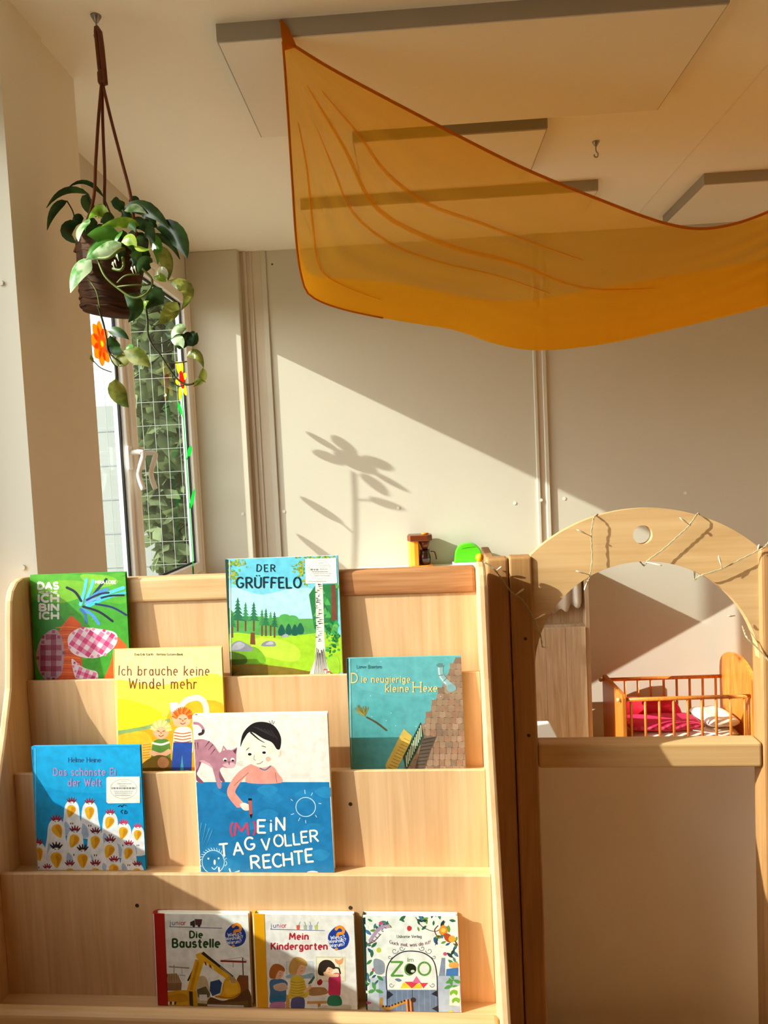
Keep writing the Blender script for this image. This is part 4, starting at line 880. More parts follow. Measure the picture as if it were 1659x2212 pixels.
# ================================================================ arch partition
AX, AY, AZ = .188, 1.451, R(-2.6)
AM = Matrix.Translation((AX, AY, 0)) @ Matrix.Rotation(AZ, 4, 'Z'); AI = AM.inverted()
def ak(u, v, yl=0):
    o = AI @ O; d = AI.to_3x3() @ ray(u, v); t = (yl-o.y)/d.y; return o + d*t
arch = empty('play_partition', (AX, AY, 0), AZ)
tag(arch, 'wooden play partition with round arch, pale panel and rail, right of the book rack', 'partition')
W_ = .500; PW = .047
box('post', (0, 0, 0), (PW, .046, 1.233), 'post_wood', arch, .005, 3)
box('post', (W_, -.002, 0), (W_+.05, .046, 1.233), 'post_wood', arch, .008, 3)
cx, cz, ri, ro = PW+(W_-PW)/2, .9865, .2275, .3375
pts = []; xl, xr = PW-.002, W_+.002; hw = xr-cx
a0 = math.acos(min(1, hw/ro)); n = 40
for k in range(n+1):
    a = a0 + (math.pi-2*a0)*k/n; pts.append((cx+ro*math.cos(a), cz+ro*math.sin(a)))
pts += [(xl, cz), (xl, .953), (xl+.002, .9525)]
for k in range(n+1):
    a = math.pi - math.pi*k/n; e = .955 if False else 0
    pts.append((cx+(ri-.0)*math.cos(a), cz+ri*math.sin(a)))
pts += [(xr-.002, .9525), (xr, .953), (xr, cz)]
hole = [(cx+.0195*math.cos(2*math.pi*k/24), 1.269+.0195*math.sin(2*math.pi*k/24)) for k in range(24)]
prism('arch_board', pts, 'y', .006, .026, 'arch_wood', arch, .003, holes=[hole])
box('rail', (PW, -.001, .781), (W_, .044, .833), 'arch_wood', arch, .006, 3)
mat('panel_mauve', '#f8ebe3', .45, .02, 3, spec=.4)
box('lower_rail', (PW, 0, .04), (W_, .044, .09), 'arch_wood', arch, .006, 3)
for z in (1.06, .853): disc('screw_hole', (.028, -.0003, z), .0035, .0003, 'y', 'screw_dark', arch, 10)
pb = empty('wooden_partition_post', AM @ Vector((-.047, .003, 0)), AZ)
tag(pb, 'narrow wooden post standing between the book rack and the arched partition', 'post')
box('post', (0, 0, 0), (.0455, .045, 1.231), 'post_wood', pb, .006, 3)
box('side_board', (.012, .045, .05), (.034, .50, 1.20), 'post_wood', pb, .003)

lc = empty('low_screen', (.10, 1.62, 0)); tag(lc, 'low pale mauve screen panel standing behind the arched partition below its rail', 'screen panel')
box('back_panel', (0, 0, 0), (1.0, .018, .733), 'panel_mauve', lc, .002); box('edge_strip', (0, .018, .68), (1.0, .030, .730), 'panel_mauve', lc, .002)
# ---------------------------------------------------------------- string lights on the arch
mat('wire_clear', '#b5a684', .25, .05, 30, spec=.6); mat('bulb', '#e8dcc0', .2, .05, 30, spec=.7)
sl_ = empty('string_lights', AM @ Vector((.25, 0, 1.2)), AZ); tag(sl_, 'thin clear wire of tiny unlit string lights wound around the wooden arch', 'string lights')
off = Vector((.25, 0, 1.2))
F, K = -.006, .034
def rp(u, v, y): q = ak(u, v, y); return Vector((q.x, y, q.z)) - off
seq = [[(1046,1214,-.012),(1064,1226,-.010),(1084,1250,-.010),(1104,1278,-.010),(1128,1296,-.010),(1150,1330,-.006),(1166,1368,-.003),(1172,1398,0)],
       [(1268,1262,K),(1268,1256,.014),(1273,1247,F),(1279,1205,F),(1277,1160,F),(1281,1124,F),(1286,1114,.004),(1290,1111,.030)],
       [(1290,1111,.030),(1340,1160,K),(1385,1216,K),(1393,1219,.012),(1400,1210,F),(1432,1187,F),(1462,1160,F),(1486,1138,F),(1503,1114,F),(1508,1109,.010),(1510,1111,.030)],
       [(1510,1111,.030),(1505,1180,K),(1500,1248,K),(1506,1246,.012),(1514,1243,F),(1560,1228,F),(1600,1208,F),(1640,1188,F),(1652,1180,-.012),(1664,1166,-.012)],
       [(1604,1352,K),(1607,1362,.01),(1614,1378,F),(1634,1398,F),(1654,1420,F),(1668,1434,-.012)]]
for sg in seq:
    pts = spline([rp(*p) for p in sg], 8); A1, B1 = [], []
    for i, p in enumerate(pts):
        a = i*.9; A1.append(p + Vector((math.cos(a)*.0011, -abs(math.sin(a))*.0008, math.sin(a)*.0011))); B1.append(p - Vector((math.cos(a)*.0011, abs(math.sin(a))*.0008, math.sin(a)*.0011)))
    bm = bmesh.new(); bm_tube(bm, A1, .0009, 5); bm_tube(bm, B1, .0009, 5); from_bm('wire', bm, 'wire_clear', sl_, True)
for (u, v, u2, v2) in ((1072,1232,1084,1224),(1112,1286,1132,1272),(1155,1338,1178,1326),(1172,1398,1184,1399),(1276,1158,1246,1144),(1274,1242,1244,1233),(1396,1214,1430,1222),(1492,1136,1468,1118),(1560,1228,1552,1200),(1636,1190,1640,1176),(1588,1330,1572,1331),(1268,1258,1262,1275)):
    a, b = rp(u, v, F-.004), rp(u2, v2, F-.012); m_ = a.lerp(b, .55)
    tube('bulb', [a, a.lerp(b,.3), m_, a.lerp(b,.85), b], [.0008,.0011,.0020,.0018,.0006], 'bulb', sl_, 6)

# ================================================================ play kitchen behind the rack
ZK = .972
kt = empty('play_kitchen_counter', (0, 3.05, 0)); tag(kt, 'low play kitchen counter with pale top against the back wall, behind the book rack', 'counter')
box('body', (-.28, .02, .05), (.40, .28, ZK-.024), 'cabinet_wood', kt, .002)
box('worktop', (-.295, 0, ZK-.024), (.405, .285, ZK), 'panel_white', kt, .004)
for x in (-.27, .07): 
    d = box('door', (x, .004, .08), (x+.32, .02, ZK-.05), 'cabinet_wood', kt, .003); box('handle', (x+.27, -.008, .7), (x+.285, .004, .82), 'metal', d, .003)
mat('toy_orange', '#f28a1a', .3, .03, 10, spec=.5); mat('toy_brown', '#6e2f12', .3, .05, 10, spec=.5); mat('toy_dark', '#35150a', .12, .05, 10, spec=.7)
cm = empty('toy_coffee_maker', (.012, 3.265, ZK)); tag(cm, 'toy coffee maker with orange column, brown top and dark jug on the counter', 'toy coffee maker')
prism('column', [(-.057,.055),(-.060,.02),(-.05,-.03),(-.03,-.042),(-.012,-.042),(-.010,.02),(.012,.05)], 'z', .0, .125, 'toy_orange', cm, .003)
prism('base', [(-.057,.055),(-.060,-.02),(-.045,-.05),(.03,-.05),(.052,-.03),(.052,.02),(.03,.055)], 'z', 0, .010, 'toy_orange', cm, .003)
prism('top', [(-.058,.058),(-.062,-.02),(-.047,-.052),(.032,-.052),(.054,-.03),(.054,.03),(.035,.058)], 'z', .124, .152, 'toy_brown', cm, .004)
lathe('lid', [(.016,0),(.018,.006),(.015,.008)], 'toy_orange', cm, 18, (.022,0,.152))
lathe('filter_cone', [(.012,.0),(.030,.042),(.028,.042),(.011,.002)], 'toy_brown', cm, 20, (.018,-.006,.082))
j = lathe('jug', [(.020,0),(.026,.004),(.027,.035),(.022,.055),(.024,.068),(.021,.067),(.019,.054),(.024,.034),(.022,.006)], 'toy_dark', cm, 20, (.018,-.006,.012))
tube('jug_handle', spline([(.044,-.006,.070),(.062,-.006,.068),(.068,-.006,.052),(.071,-.006,.032)], 5), .0028, 'toy_dark', j, 6)
mat('toy_green', '#56c81c', .3, .04, 12, spec=.5)
ts = empty('toy_toaster', (.232, 3.272, ZK)); tag(ts, 'bright green toy toaster with rounded top on the counter beside the coffee maker', 'toy toaster')
pr = [(-.066,.014)] + [(-.062+.0, .05)] + [(.062*math.cos(R(170-k*16)), .052+.052*math.sin(R(170-k*16))) for k in range(11)] + [(.066,.014)]
prism('body', pr, 'y', -.035, .032, 'toy_green', ts, .005)
tube('slot_lip', spline([(-.035,-.036,.082),(0,-.037,.088),(.03,-.036,.087)], 4), .0016, 'toy_green', ts, 5)
prism('base', [(-.074,-.042),(.074,-.042),(.074,.038),(-.074,.038)], 'z', 0, .014, 'panel_white', ts, .003)
yb_ = RM @ Vector((.962, .045, 1.2335))
kn = empty('toy_ball', yb_); tag(kn, 'small yellow knob lying on the rack side panel top, in front of green toaster', 'toy')
mat('toy_yellow', '#f2b619', .35, .04, 20)
lathe('bead', [(.003,-.001),(.007,.002),(.0085,.007),(.007,.0125),(.003,.015)], 'toy_yellow', kn, 14)

# ---------------------------------------------------------------- tall cupboard with valance
cb = empty('play_cupboard', (.43, 3.035, 0)); tag(cb, 'pale wooden play cupboard with white curtain in its upper niche, seen through the arch', 'cupboard')
D = .285
box('side_board', (0, 0, 0), (.018, D, .965), 'cabinet_wood', cb, .002); box('side_board', (.285, 0, 0), (.303, D, .965), 'cabinet_wood', cb, .002)
box('top_board', (0, 0, .947), (.303, D, .965), 'cabinet_wood', cb, .002); box('shelf', (.018, .012, .70), (.285, D, .72), 'cabinet_wood', cb)
box('back_board', (.018, .05, .02), (.285, .058, .947), 'cabinet_wood', cb)
for k in range(3): box('door_plank', (.02+k*.0875, -.012, .03), (.02+k*.0875+.0868, .004, .712), 'cabinet_wood', cb, .0012, 1)
mat('curtain_white', '#e6dccd', .8, .03, 20, trans=.2)
vs, fs = [], []; n = 36
for i in range(n+1):
    x = .02 + .255*i/n; dep = .012+.006*math.sin(i*1.1); zb = .762 + .05*(i/n)**2 + .010*math.sin(i*.9)
    for q in range(6): vs.append((x, dep+.003*q*math.sin(i*.7), .945-(.945-zb)*q/5))
for i in range(n):
    for q in range(5): a = i*6+q; fs.append((a, a+6, a+7, a+1))
cv = new_obj('valance_curtain', vs, fs, 'curtain_white', cb, True)
sm_ = cv.modifiers.new('thick', 'SOLIDIFY'); sm_.thickness = .002
# white stool corner peeking out beside the partition
st = empty('white_stool', (.30, 2.05, 0)); tag(st, 'white topped low stool just behind the partition post, only its corner visible', 'stool')
box('seat', (-.22, 0, .530), (.120, .30, .552), 'panel_white', st, .006); box('seat_edge', (-.215, .005, .512), (.112, .295, .530), 'beech_red', st, .003)
for x in (-.19, .08):
    for y in (.03, .25): box('leg', (x, y, 0), (x+.03, y+.03, .512), 'beech_red', st, .003)

# ================================================================ doll crib
C0 = at(1352, 1600, 2.95)
cr = empty('doll_crib', (C0.x, 2.95, 0)); tag(cr, 'orange pine doll crib with slatted sides and rounded headboard standing by the wall', 'doll crib')
L, Dp = .545, .315; zr = .405
def board(name, x, th, z0, zt, rounded):
    if rounded:
        pr = [(0,z0),(0,zt-.10)] + [(Dp*.5-Dp*.5*math.cos(R(15+k*15)), zt-.105+.105*math.sin(R(15+k*15))**.85) for k in range(11)] + [(Dp,zt-.10),(Dp,z0)]
    else: pr = [(0,z0),(0,zt-.01),(.012,zt+.004),(Dp-.012,zt+.004),(Dp,zt-.01),(Dp,z0)]
    return prism(name, pr, 'x', x, x+th, 'pine_orange', cr, .004)
board('footboard', -.012, .020, 0, .425, False); board('headboard', L-.016, .020, 0, .548, True)
for y, nm in ((.014, 'front'), (Dp-.014, 'back')):
    tube('top_rail', [(0,y,zr),(L-.01,y,zr)], .0085, 'pine_orange', cr, 10)
    box('bottom_rail', (.008, y-.008, .195), (L-.014, y+.008, .222), 'pine_orange', cr, .003)
    for k in range(9): tube('slat', [(.030+k*.0595,y,.215),(.030+k*.0595,y,zr)], .0056, 'pine_orange', cr, 8)
    lathe('peg', [(.004,-.004),(.010,.0),(.011,.008),(.006,.014)], 'bk_yellow' if nm == 'front' else 'beech_red', cr, 12, (-.028, y, zr-.006)) if False else tube('peg', [(-.012,y,zr),(-.022,y,zr),(-.030,y,zr)], [.005,.010,.007], 'maple', cr, 10)
box('slat_base', (.0, .01, .195), (L-.016, Dp-.01, .207), 'pine_orange', cr)
def pillow(name, c, s, m, parent, label, cat, rz=0, seed=0, tilt=0):
    rnd = random.Random(seed); vs, fs = [], []; n = 14
    for side in (1, -1):
        for i in range(n+1):
            for j in range(n+1):
                u, v = i/n*2-1, j/n*2-1
                e = (1-abs(u)**4)*(1-abs(v)**4); z = side*s[2]*(e**.5)*(1+.12*math.sin(u*5+seed)+.1*math.sin(v*6+u*2))
                vs.append((u*s[0]*(1-.06*v*v), v*s[1]*(1-.06*u*u), z))
    q = (n+1)**2
    for i in range(n):
        for j in range(n):
            a = i*(n+1)+j; fs.append((a, a+n+1, a+n+2, a+1)); fs.append((q+a, q+a+1, q+a+n+2, q+a+n+1))
    o = new_obj(name, vs, fs, m, parent, True); o.location = c; o.rotation_euler = (tilt, 0, rz)
    bm = bmesh.new(); bm.from_mesh(o.data); bmesh.ops.remove_doubles(bm, verts=bm.verts, dist=1e-4); bm.to_mesh(o.data); bm.free()
    tag(o, label, cat); return o
def dotted(name, base, dot, sc):
    m = bpy.data.materials.new(name); m.use_nodes = True; t = m.node_tree; b = t.nodes['Principled BSDF']
    tc = N(t,'TexCoord'); v = N(t,'TexVoronoi'); v.inputs['Scale'].default_value = sc; v.inputs['Randomness'].default_value = .25
    r = N(t,'ValToRGB'); r.color_ramp.elements[0].position = .30; r.color_ramp.elements[1].position = .34
    r.color_ramp.elements[0].color = lin(dot)+(1,); r.color_ramp.elements[1].color = lin(base)+(1,)
    t.links.new(tc.outputs['Object'], v.inputs[0]); t.links.new(v.outputs[0], r.inputs[0]); t.links.new(r.outputs[0], b.inputs['Base Color']); b.inputs['Roughness'].default_value = .8; M[name] = m
dotted('dots_pink', '#d9275e', '#e9577f', 34)
mat('red_cloth', '#c91632', .85, .12, 14); mat('linen', '#f0e6d8', .8, .03, 20)
cb0 = Vector((C0.x, 2.95, 0))
pillow('doll_mattress', cb0+Vector((.262, Dp/2, .226)), (.245, Dp/2-.024, .019), 'linen', None, 'thin white doll mattress lying inside the crib under the red bedding', 'mattress', 0, 2)
pillow('doll_quilt', cb0+Vector((.19, .115, .268)), (.165, .088, .020), 'dots_pink', None, 'pink dotted doll quilt lying at the front of the crib', 'quilt', .03, 1)
pillow('doll_blanket', cb0+Vector((.165, .225, .292)), (.145, .058, .036), 'red_cloth', None, 'bunched red doll blanket at the back of the crib', 'blanket', 0, 4, .35)
pillow('doll_pillow', cb0+Vector((.435, .155, .271)), (.075, .105, .022), 'linen', None, 'small white doll pillow at the headboard end of the crib', 'pillow', .1, 5, 0)
# ================================================================ hanging plant
mat('leather', '#6b3417', .55, .15, 40); 
def basket_mat():
    m = mat('basket', '#4a2b17', .85, .45, 18, stretch=(1.2,1.2,7), bump=.9); return m
basket_mat()
def leafm(name, c1, c2, th, tr):
    m = bpy.data.materials.new(name); m.use_nodes = True; t = m.node_tree; b = t.nodes['Principled BSDF']; o = t.nodes['Material Output']
    tc = N(t,'TexCoord'); mp = N(t,'Mapping'); nz = N(t,'TexNoise'); nz.inputs['Scale'].default_value = 34; nz.inputs['Detail'].default_value = 3
    r = N(t,'ValToRGB'); r.color_ramp.elements[0].position = th-.08; r.color_ramp.elements[1].position = th+.08
    r.color_ramp.elements[0].color = lin(c1)+(1,); r.color_ramp.elements[1].color = lin(c2)+(1,)
    t.links.new(tc.outputs['Object'], mp.inputs[0]); t.links.new(mp.outputs[0], nz.inputs[0]); t.links.new(nz.outputs[0], r.inputs[0]); t.links.new(r.outputs[0], b.inputs['Base Color'])
    b.inputs['Roughness'].default_value = .3; b.inputs['Specular IOR Level'].default_value = .5
    tl = N(t,'BsdfTranslucent'); mx = N(t,'MixShader'); mx.inputs[0].default_value = tr
    t.links.new(r.outputs[0], tl.inputs[0]); t.links.new(b.outputs[0], mx.inputs[1]); t.links.new(tl.outputs[0], mx.inputs[2]); t.links.new(mx.outputs[0], o.inputs[0]); M[name] = m
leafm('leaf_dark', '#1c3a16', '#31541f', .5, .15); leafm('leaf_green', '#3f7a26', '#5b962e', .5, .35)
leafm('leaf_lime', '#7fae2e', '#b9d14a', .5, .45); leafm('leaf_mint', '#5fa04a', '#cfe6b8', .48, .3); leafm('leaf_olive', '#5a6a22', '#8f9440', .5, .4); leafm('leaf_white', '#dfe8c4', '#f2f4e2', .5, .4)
mat('stem', '#5d6b2c', .5, .15, 30); mat('vine', '#3a3a18', .5, .15, 30)
YP = 1.595
def c2p(x, y, dy=0): return at(x*.3014, 300+y*.3014, YP+dy)
hp = empty('hanging_planter', H1); tag(hp, 'brown woven basket planter hanging by three leather cords from the ceiling hook', 'planter')
hpo = Vector(H1)
def P3(u, v, dy=0): return at(u, v, YP+dy) - hpo
strap = [(208,66),(212,100),(216,140),(220,178)]
bm = bmesh.new()
for dx, d in ((0,0),(8,-.006),(4,.006)):
    bm_tube(bm, [P3(207+dx*.3, 58, d*.3)] + [P3(u+dx, v+4, d) for u, v in strap], [.004,.0055,.006,.006,.0055], 8)
from_bm('strap', bm, 'leather', hp, True)
lathe('binding', [(.0085,-.014),(.0105,-.010),(.0105,.010),(.0085,.014)], 'leather', hp, 14, P3(221,168))
BC = c2p(790, 985)   # basket centre
cb1, h1 = BC - hpo, .165
for (u, v, d, a) in ((200,440,-.02,200),(229,470,.05,90),(284,432,-.01,-10)):
    tip = cb1 + Vector((math.cos(R(a))*.072, math.sin(R(a))*.072, .05))
    tube('cord', spline([P3(220,174), P3((220*2+u)/3-1, (174*2+v)/3, d*.3), P3((220+u*2)/3, (174+v*2)/3, d*.7), P3(u, v, d), tip], 5), .0036, 'leather', hp, 7)
prof = [(.040,-.088),(.054,-.086),(.060,-.07),(.066,-.03),(.072,.02),(.075,.06),(.076,.075),(.072,.077),(.069,.06),(.064,.02),(.06,.02)]
bk_ = lathe('basket', prof, 'basket', hp, 28, (0,0,0)); bk_.location = cb1; bk_.rotation_euler = (R(2), R(8), 0)
for k in range(9):
    z = -.076+k*.0165; rr_ = .0592+.0017*k+.0008
    pts = [(math.cos(2*math.pi*i/28)*(rr_+.0006*math.sin(i*3+k)), math.sin(2*math.pi*i/28)*(rr_+.0006*math.sin(i*3+k)), z+.002*math.sin(i*1.7+k*2)) for i in range(29)]
    w_ = tube('weave_band', pts, .0030, 'basket', bk_, 5)
so_ = lathe('potting_soil', [(.003,.0),(.05,.002),(.063,-.002),(.06,-.02),(.003,-.02)], 'screw_dark', bk_, 20, (0,0,.045))

pl = empty('pothos_plant', BC + Vector((0,0,.05))); tag(pl, 'trailing variegated pothos plant growing out of the hanging basket', 'plant'); plo = Vector(pl.location)
rl = random.Random(21)
def leaf(base, tip, w, m, mid=None, dy=0, dt=None, roll=0, fold=.25):
    if m in ('lime','mint','green','white'): w *= 1.12
    dt = dy if dt is None else dt
    b, t = c2p(*base, dy), c2p(*tip, dt)
    if mid: c = c2p(*mid, (dy+dt)/2-.004)
    else:
        c = (b+t)/2 + Vector((0,-.006,.006))
    # quadratic through c at t=.5
    ctl = c*2 - (b+t)*.5; n = 9; ww = w*.3014/FPX*YP
    cen = []
    for k in range(n):
        s = k/(n-1); cen.append(b*(1-s)**2 + ctl*2*s*(1-s) + t*s*s)
    vs, fs = [], []
    for k, p in enumerate(cen):
        s = k/(n-1); tg = (cen[min(k+1,n-1)]-cen[max(k-1,0)]).normalized()
        vw = (p - O).normalized()
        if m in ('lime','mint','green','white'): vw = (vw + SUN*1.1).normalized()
        sd = tg.cross(vw).normalized(); nm = sd.cross(tg).normalized()
        sd = (sd*math.cos(roll) + nm*math.sin(roll)); nm2 = sd.cross(tg).normalized()
        hw = .5*ww*(math.sin(math.pi*min(1,s**.72))**.8) if 0 < s < 1 else .0006
        for f in (-1, -.5, 0, .5, 1): vs.append(p + sd*hw*f + nm2*(abs(f)*fold*hw) - plo)
    for k in range(n-1):
        for q in range(4): a = k*5+q; fs.append((a, a+1, a+6, a+5))
    o = new_obj('leaf', vs, fs, 'leaf_'+m, pl, True); return o
def stem(pts, r=.0016, m='stem', dy=0):
    tube('stem', spline([c2p(p[0], p[1], p[2] if len(p) > 2 else dy) - plo for p in pts], 5), r, m, pl, 6)
# upper left sprays
stem([(800,560,.02),(765,470),(735,400)], .0018, 'vine'); leaf((745,420),(488,350),34,'dark',(620,312),.03,.0)
leaf((635,395),(333,495),46,'dark',(470,372),.0,-.02); stem([(680,520),(650,440),(632,395)], .0018, 'vine')
leaf((480,445),(338,655),56,'dark',(390,510),-.01,-.03); stem([(540,600),(522,520),(480,445)], .0018, 'vine')
leaf((625,395),(690,560),90,'dark',(635,480),.0,.0,.3); leaf((600,570),(530,640),70,'dark',None,.02)
# top mass
for (b, t, w, m, mid, dy, ro) in (
 ((860,520),(850,425),90,'dark',None,.0,0),((960,500),(1000,440),80,'dark',None,.02,0),((900,540),(790,450),60,'green',None,.04,.2),((1000,520),(1120,515),60,'dark',(1060,480),.02,0),
 ((760,560),(700,500),80,'dark',None,.03,.3),((850,600),(960,560),80,'green',None,.03,.1),((820,640),(720,600),90,'dark',None,.04,0),((960,640),(1060,620),100,'dark',None,.04,.1),((760,700),(690,640),90,'dark',None,.05,0),((930,720),(1020,760),110,'dark',None,.03,0),((860,680),(900,760),90,'dark',None,.05,0),((1010,590),(1090,700),100,'dark',None,.02,.2),((700,600),(640,690),90,'dark',None,.04,0),((930,580),(850,520),80,'dark',None,.02,.3),((1050,700),(980,800),90,'dark',None,.03,0),((640,690),(600,640),80,'dark',None,.03,0),((900,800),(830,860),80,'dark',None,.0,0),((1080,840),(1000,900),90,'dark',None,-.02,0)):
    leaf(b, t, w, m, mid, dy, None, ro)
# big dark leaves to the right
leaf((890,500),(1215,645),100,'dark',(1060,505),-.02,-.05,.1); leaf((1000,510),(1120,600),90,'dark',None,.02); leaf((890,515),(1050,535),60,'mint',(960,490),-.03,-.04,.2)
leaf((1120,640),(1342,860),150,'dark',(1260,690),-.03,-.05,-.2); leaf((1080,690),(1290,865),60,'dark',(1200,730),-.02,-.04,.4); leaf((1070,640),(1130,640),60,'dark',None,-.02)
leaf((1070,690),(1130,900),80,'green',(1120,770),-.03,-.05,.2); leaf((1150,760),(1205,1015),95,'olive',(1195,880),-.04,-.06,.2)
# lit leaves in front
leaf((760,585),(632,578),95,'lime',(700,515),-.05,-.07,.1); leaf((640,570),(562,735),110,'mint',(570,630),-.06,-.09,-.1); leaf((560,590),(555,750),90,'dark',(480,670),-.02,-.04,.4); leaf((660,630),(590,690),80,'mint',None,-.05)
leaf((1000,620),(712,640),64,'lime',(860,600),-.06,-.08,.5); leaf((860,600),(970,670),60,'green',(930,610),-.06,-.07)
leaf((860,740),(625,690),120,'green',(740,690),-.07,-.09,.2); leaf((870,745),(608,868),96,'mint',(760,790),-.085,-.10,.3); leaf((850,735),(620,850),110,'green',(710,750),-.075,-.09)
leaf((655,868),(505,1105),135,'mint',(560,940),-.08,-.10,.15); leaf((870,740),(980,772),76,'lime',(930,720),-.08,-.09); leaf((960,765),(1085,785),36,'lime',(1020,790),-.08,-.085,.4)
leaf((990,960),(1095,885),96,'dark',(1050,880),-.08,-.07,.2); leaf((1000,930),(930,880),60,'dark',None,-.075)
leaf((1200,1000),(1110,985),70,'white',(1145,950),-.06,-.065); leaf((1205,1015),(1300,1228),100,'olive',(1345,1080),-.06,-.08,.4); leaf((1190,1025),(1100,1000),50,'lime',None,-.06)
leaf((1180,1120),(1045,1222),125,'dark',(1115,1140),-.06,-.05,.1); leaf((1060,1160),(1035,1225),44,'lime',None,-.07); leaf((1270,1170),(1138,1330),110,'olive',(1215,1250),-.06,-.07,.2)
leaf((890,1115),(920,1315),110,'dark',(975,1200),-.09,-.08,.1)
for (b, t, w, m, mid, dy, ro) in (((700,640),(640,760),90,'dark',None,-.055,.2),((770,650),(700,770),95,'dark',None,-.06,0),((860,660),(800,790),100,'green',None,-.062,-.2),((930,680),(960,820),100,'dark',None,-.06,.1),
 ((1000,690),(1050,830),100,'dark',None,-.055,.2),((900,770),(850,880),80,'dark',None,-.066,0),((960,800),(1010,905),84,'dark',None,-.066,.2),((740,720),(660,720),70,'dark',None,-.06,.2),((650,650),(580,760),80,'dark',None,-.045,0),((820,560),(760,660),90,'dark',None,-.05,.1),((1040,640),(1110,740),90,'dark',None,-.05,0)):
    leaf(b, t, w, m, mid, dy, dy-.012, ro)
# looping bare stems over the basket
stem([(700,860,-.09),(750,980,-.10),(840,1065,-.10),(960,1140,-.10),(1060,1100,-.10),(1090,1010,-.09),(1020,930,-.09)], .0026, 'stem')
stem([(690,855,-.09),(780,850,-.11),(850,800,-.11),(890,790,-.10)], .004, 'stem'); stem([(840,1060,-.10),(930,1050,-.11),(1080,1045,-.09)], .0018)
stem([(840,1030,-.10),(900,980,-.11),(1000,970,-.10)], .0018); stem([(810,930,-.10),(860,940,-.11),(885,915,-.11),(880,850,-.10)], .0032); stem([(630,1000,-.09),(690,1090,-.095),(715,1210,-.09)], .0016)
for (x, y) in ((820,890),(835,850),(805,905),(960,935),(940,940)): leaf((x,y),(x+16,y+26),20,'white',None,-.11)
# trailing vine A
stem([(700,1190,-.08),(722,1260,-.07),(745,1340,-.06),(765,1440,-.06),(775,1520,-.06),(830,1580,-.06),(865,1612,-.06)], .0022, 'vine')
stem([(775,1520,-.06),(800,1590,-.06),(830,1640,-.06),(832,1720,-.06)], .0016, 'vine'); stem([(800,1672,-.05),(720,1640,-.05),(660,1580,-.05)], .0012, 'vine'); leaf((672,1602),(640,1560),26,'olive',None,-.05)
leaf((770,1378),(925,1438),70,'dark',(850,1385),-.06,-.07,.2); leaf((790,1410),(885,1530),95,'dark',(820,1500),-.05,-.06); leaf((885,1520),(1072,1635),120,'olive',(990,1560),-.06,-.07,.1); leaf((900,1495),(960,1580),80,'green',None,-.055)
leaf((800,1550),(925,1600),90,'olive',(870,1590),-.05,-.06); leaf((830,1720),(922,1925),120,'olive',(850,1830),-.06,-.07,.1); leaf((870,1620),(850,1640),40,'lime',None,-.05)
# trailing vine B
stem([(1040,1150,-.06),(1050,1240,-.06),(1058,1330,-.06),(1062,1410,-.06),(1100,1490,-.06),(1150,1550,-.06),(1200,1630,-.06),(1260,1710,-.06),(1330,1760,-.06),(1390,1752,-.06)], .0024, 'vine')
for a in ([(1070,1325),(1110,1340),(1150,1315)],[(1095,1465),(1150,1465),(1215,1440)],[(1140,1535),(1190,1530),(1240,1515)],[(1180,1598),(1260,1606),(1340,1595)],[(1230,1690),(1270,1770),(1330,1760)]): stem([(p[0],p[1],-.06) for p in a], .0014, 'vine')
leaf((1340,1400),(1185,1390),70,'dark',(1260,1440),-.06,-.06,.3); leaf((1335,1360),(1230,1430),80,'mint',(1260,1365),-.065,-.07); leaf((1330,1390),(1412,1388),110,'dark',(1375,1430),-.05,-.06,.1); leaf((1300,1420),(1285,1508),100,'dark',(1290,1470),-.06,-.06)
leaf((1225,1440),(1312,1500),72,'mint',(1280,1445),-.07,-.075,.2); leaf((1390,1420),(1320,1500),90,'dark',None,-.05)
leaf((1340,1560),(1460,1640),72,'olive',(1410,1545),-.05,-.06,.3); leaf((1455,1640),(1385,1775),56,'olive',(1450,1720),-.06,-.05,.3); leaf((1390,1750),(1475,1745),26,'olive',None,-.06)

# ================================================================ window flowers
def sheer(name, c, tr=.75):
    m = bpy.data.materials.new(name); m.use_nodes = True; t = m.node_tree; b = t.nodes['Principled BSDF']; o = t.nodes['Material Output']
    nz = N(t,'TexNoise'); nz.inputs['Scale'].default_value = 30; tc = N(t,'TexCoord'); t.links.new(tc.outputs['Object'], nz.inputs[0])
    mx2 = N(t,'Mix'); mx2.data_type = 'RGBA'; mx2.inputs[6].default_value = lin(c)+(1,); mx2.inputs[7].default_value = tuple(min(1,x*1.1) for x in lin(c))+(1,); t.links.new(nz.outputs[0], mx2.inputs[0])
    t.links.new(mx2.outputs[2], b.inputs['Base Color']); b.inputs['Roughness'].default_value = .4
    tl = N(t,'BsdfTranslucent'); t.links.new(mx2.outputs[2], tl.inputs[0]); mx = N(t,'MixShader'); mx.inputs[0].default_value = tr
    t.links.new(b.outputs[0], mx.inputs[1]); t.links.new(tl.outputs[0], mx.inputs[2]); t.links.new(mx.outputs[0], o.inputs[0]); M[name] = m
sheer('petal_yellow', '#f2dc4a'); sheer('petal_orange', '#f29a24'); sheer('flower_red', '#d8381e'); sheer('flower_green', '#2fc46a')
def petal(e, c, ang, r0, r1, w, m, x=0.0, name='petal'):
    pts = []; d = Vector((math.cos(ang), math.sin(ang))); n = Vector((-d.y, d.x))
    for k in range(14):
        a = 2*math.pi*k/14; l = (1-math.cos(a))/2; s = math.sin(a)*(.5+.3*math.sin(l*math.pi)); p = Vector(c) + d*(r0+(r1-r0)*l) + n*w*s
        pts.append((p.x, p.y))
    return prism(name, pts, 'x', x, x+.0016, m, e)
FX = XL+.010
def pane(u, v):
    p = at(u, v, YB); q = p - SUN*((p.x-FX)/SUN.x); return Vector((q.y, q.z))
fc = pane(767, 998); f0 = Vector((FX, fc.x, fc.y))
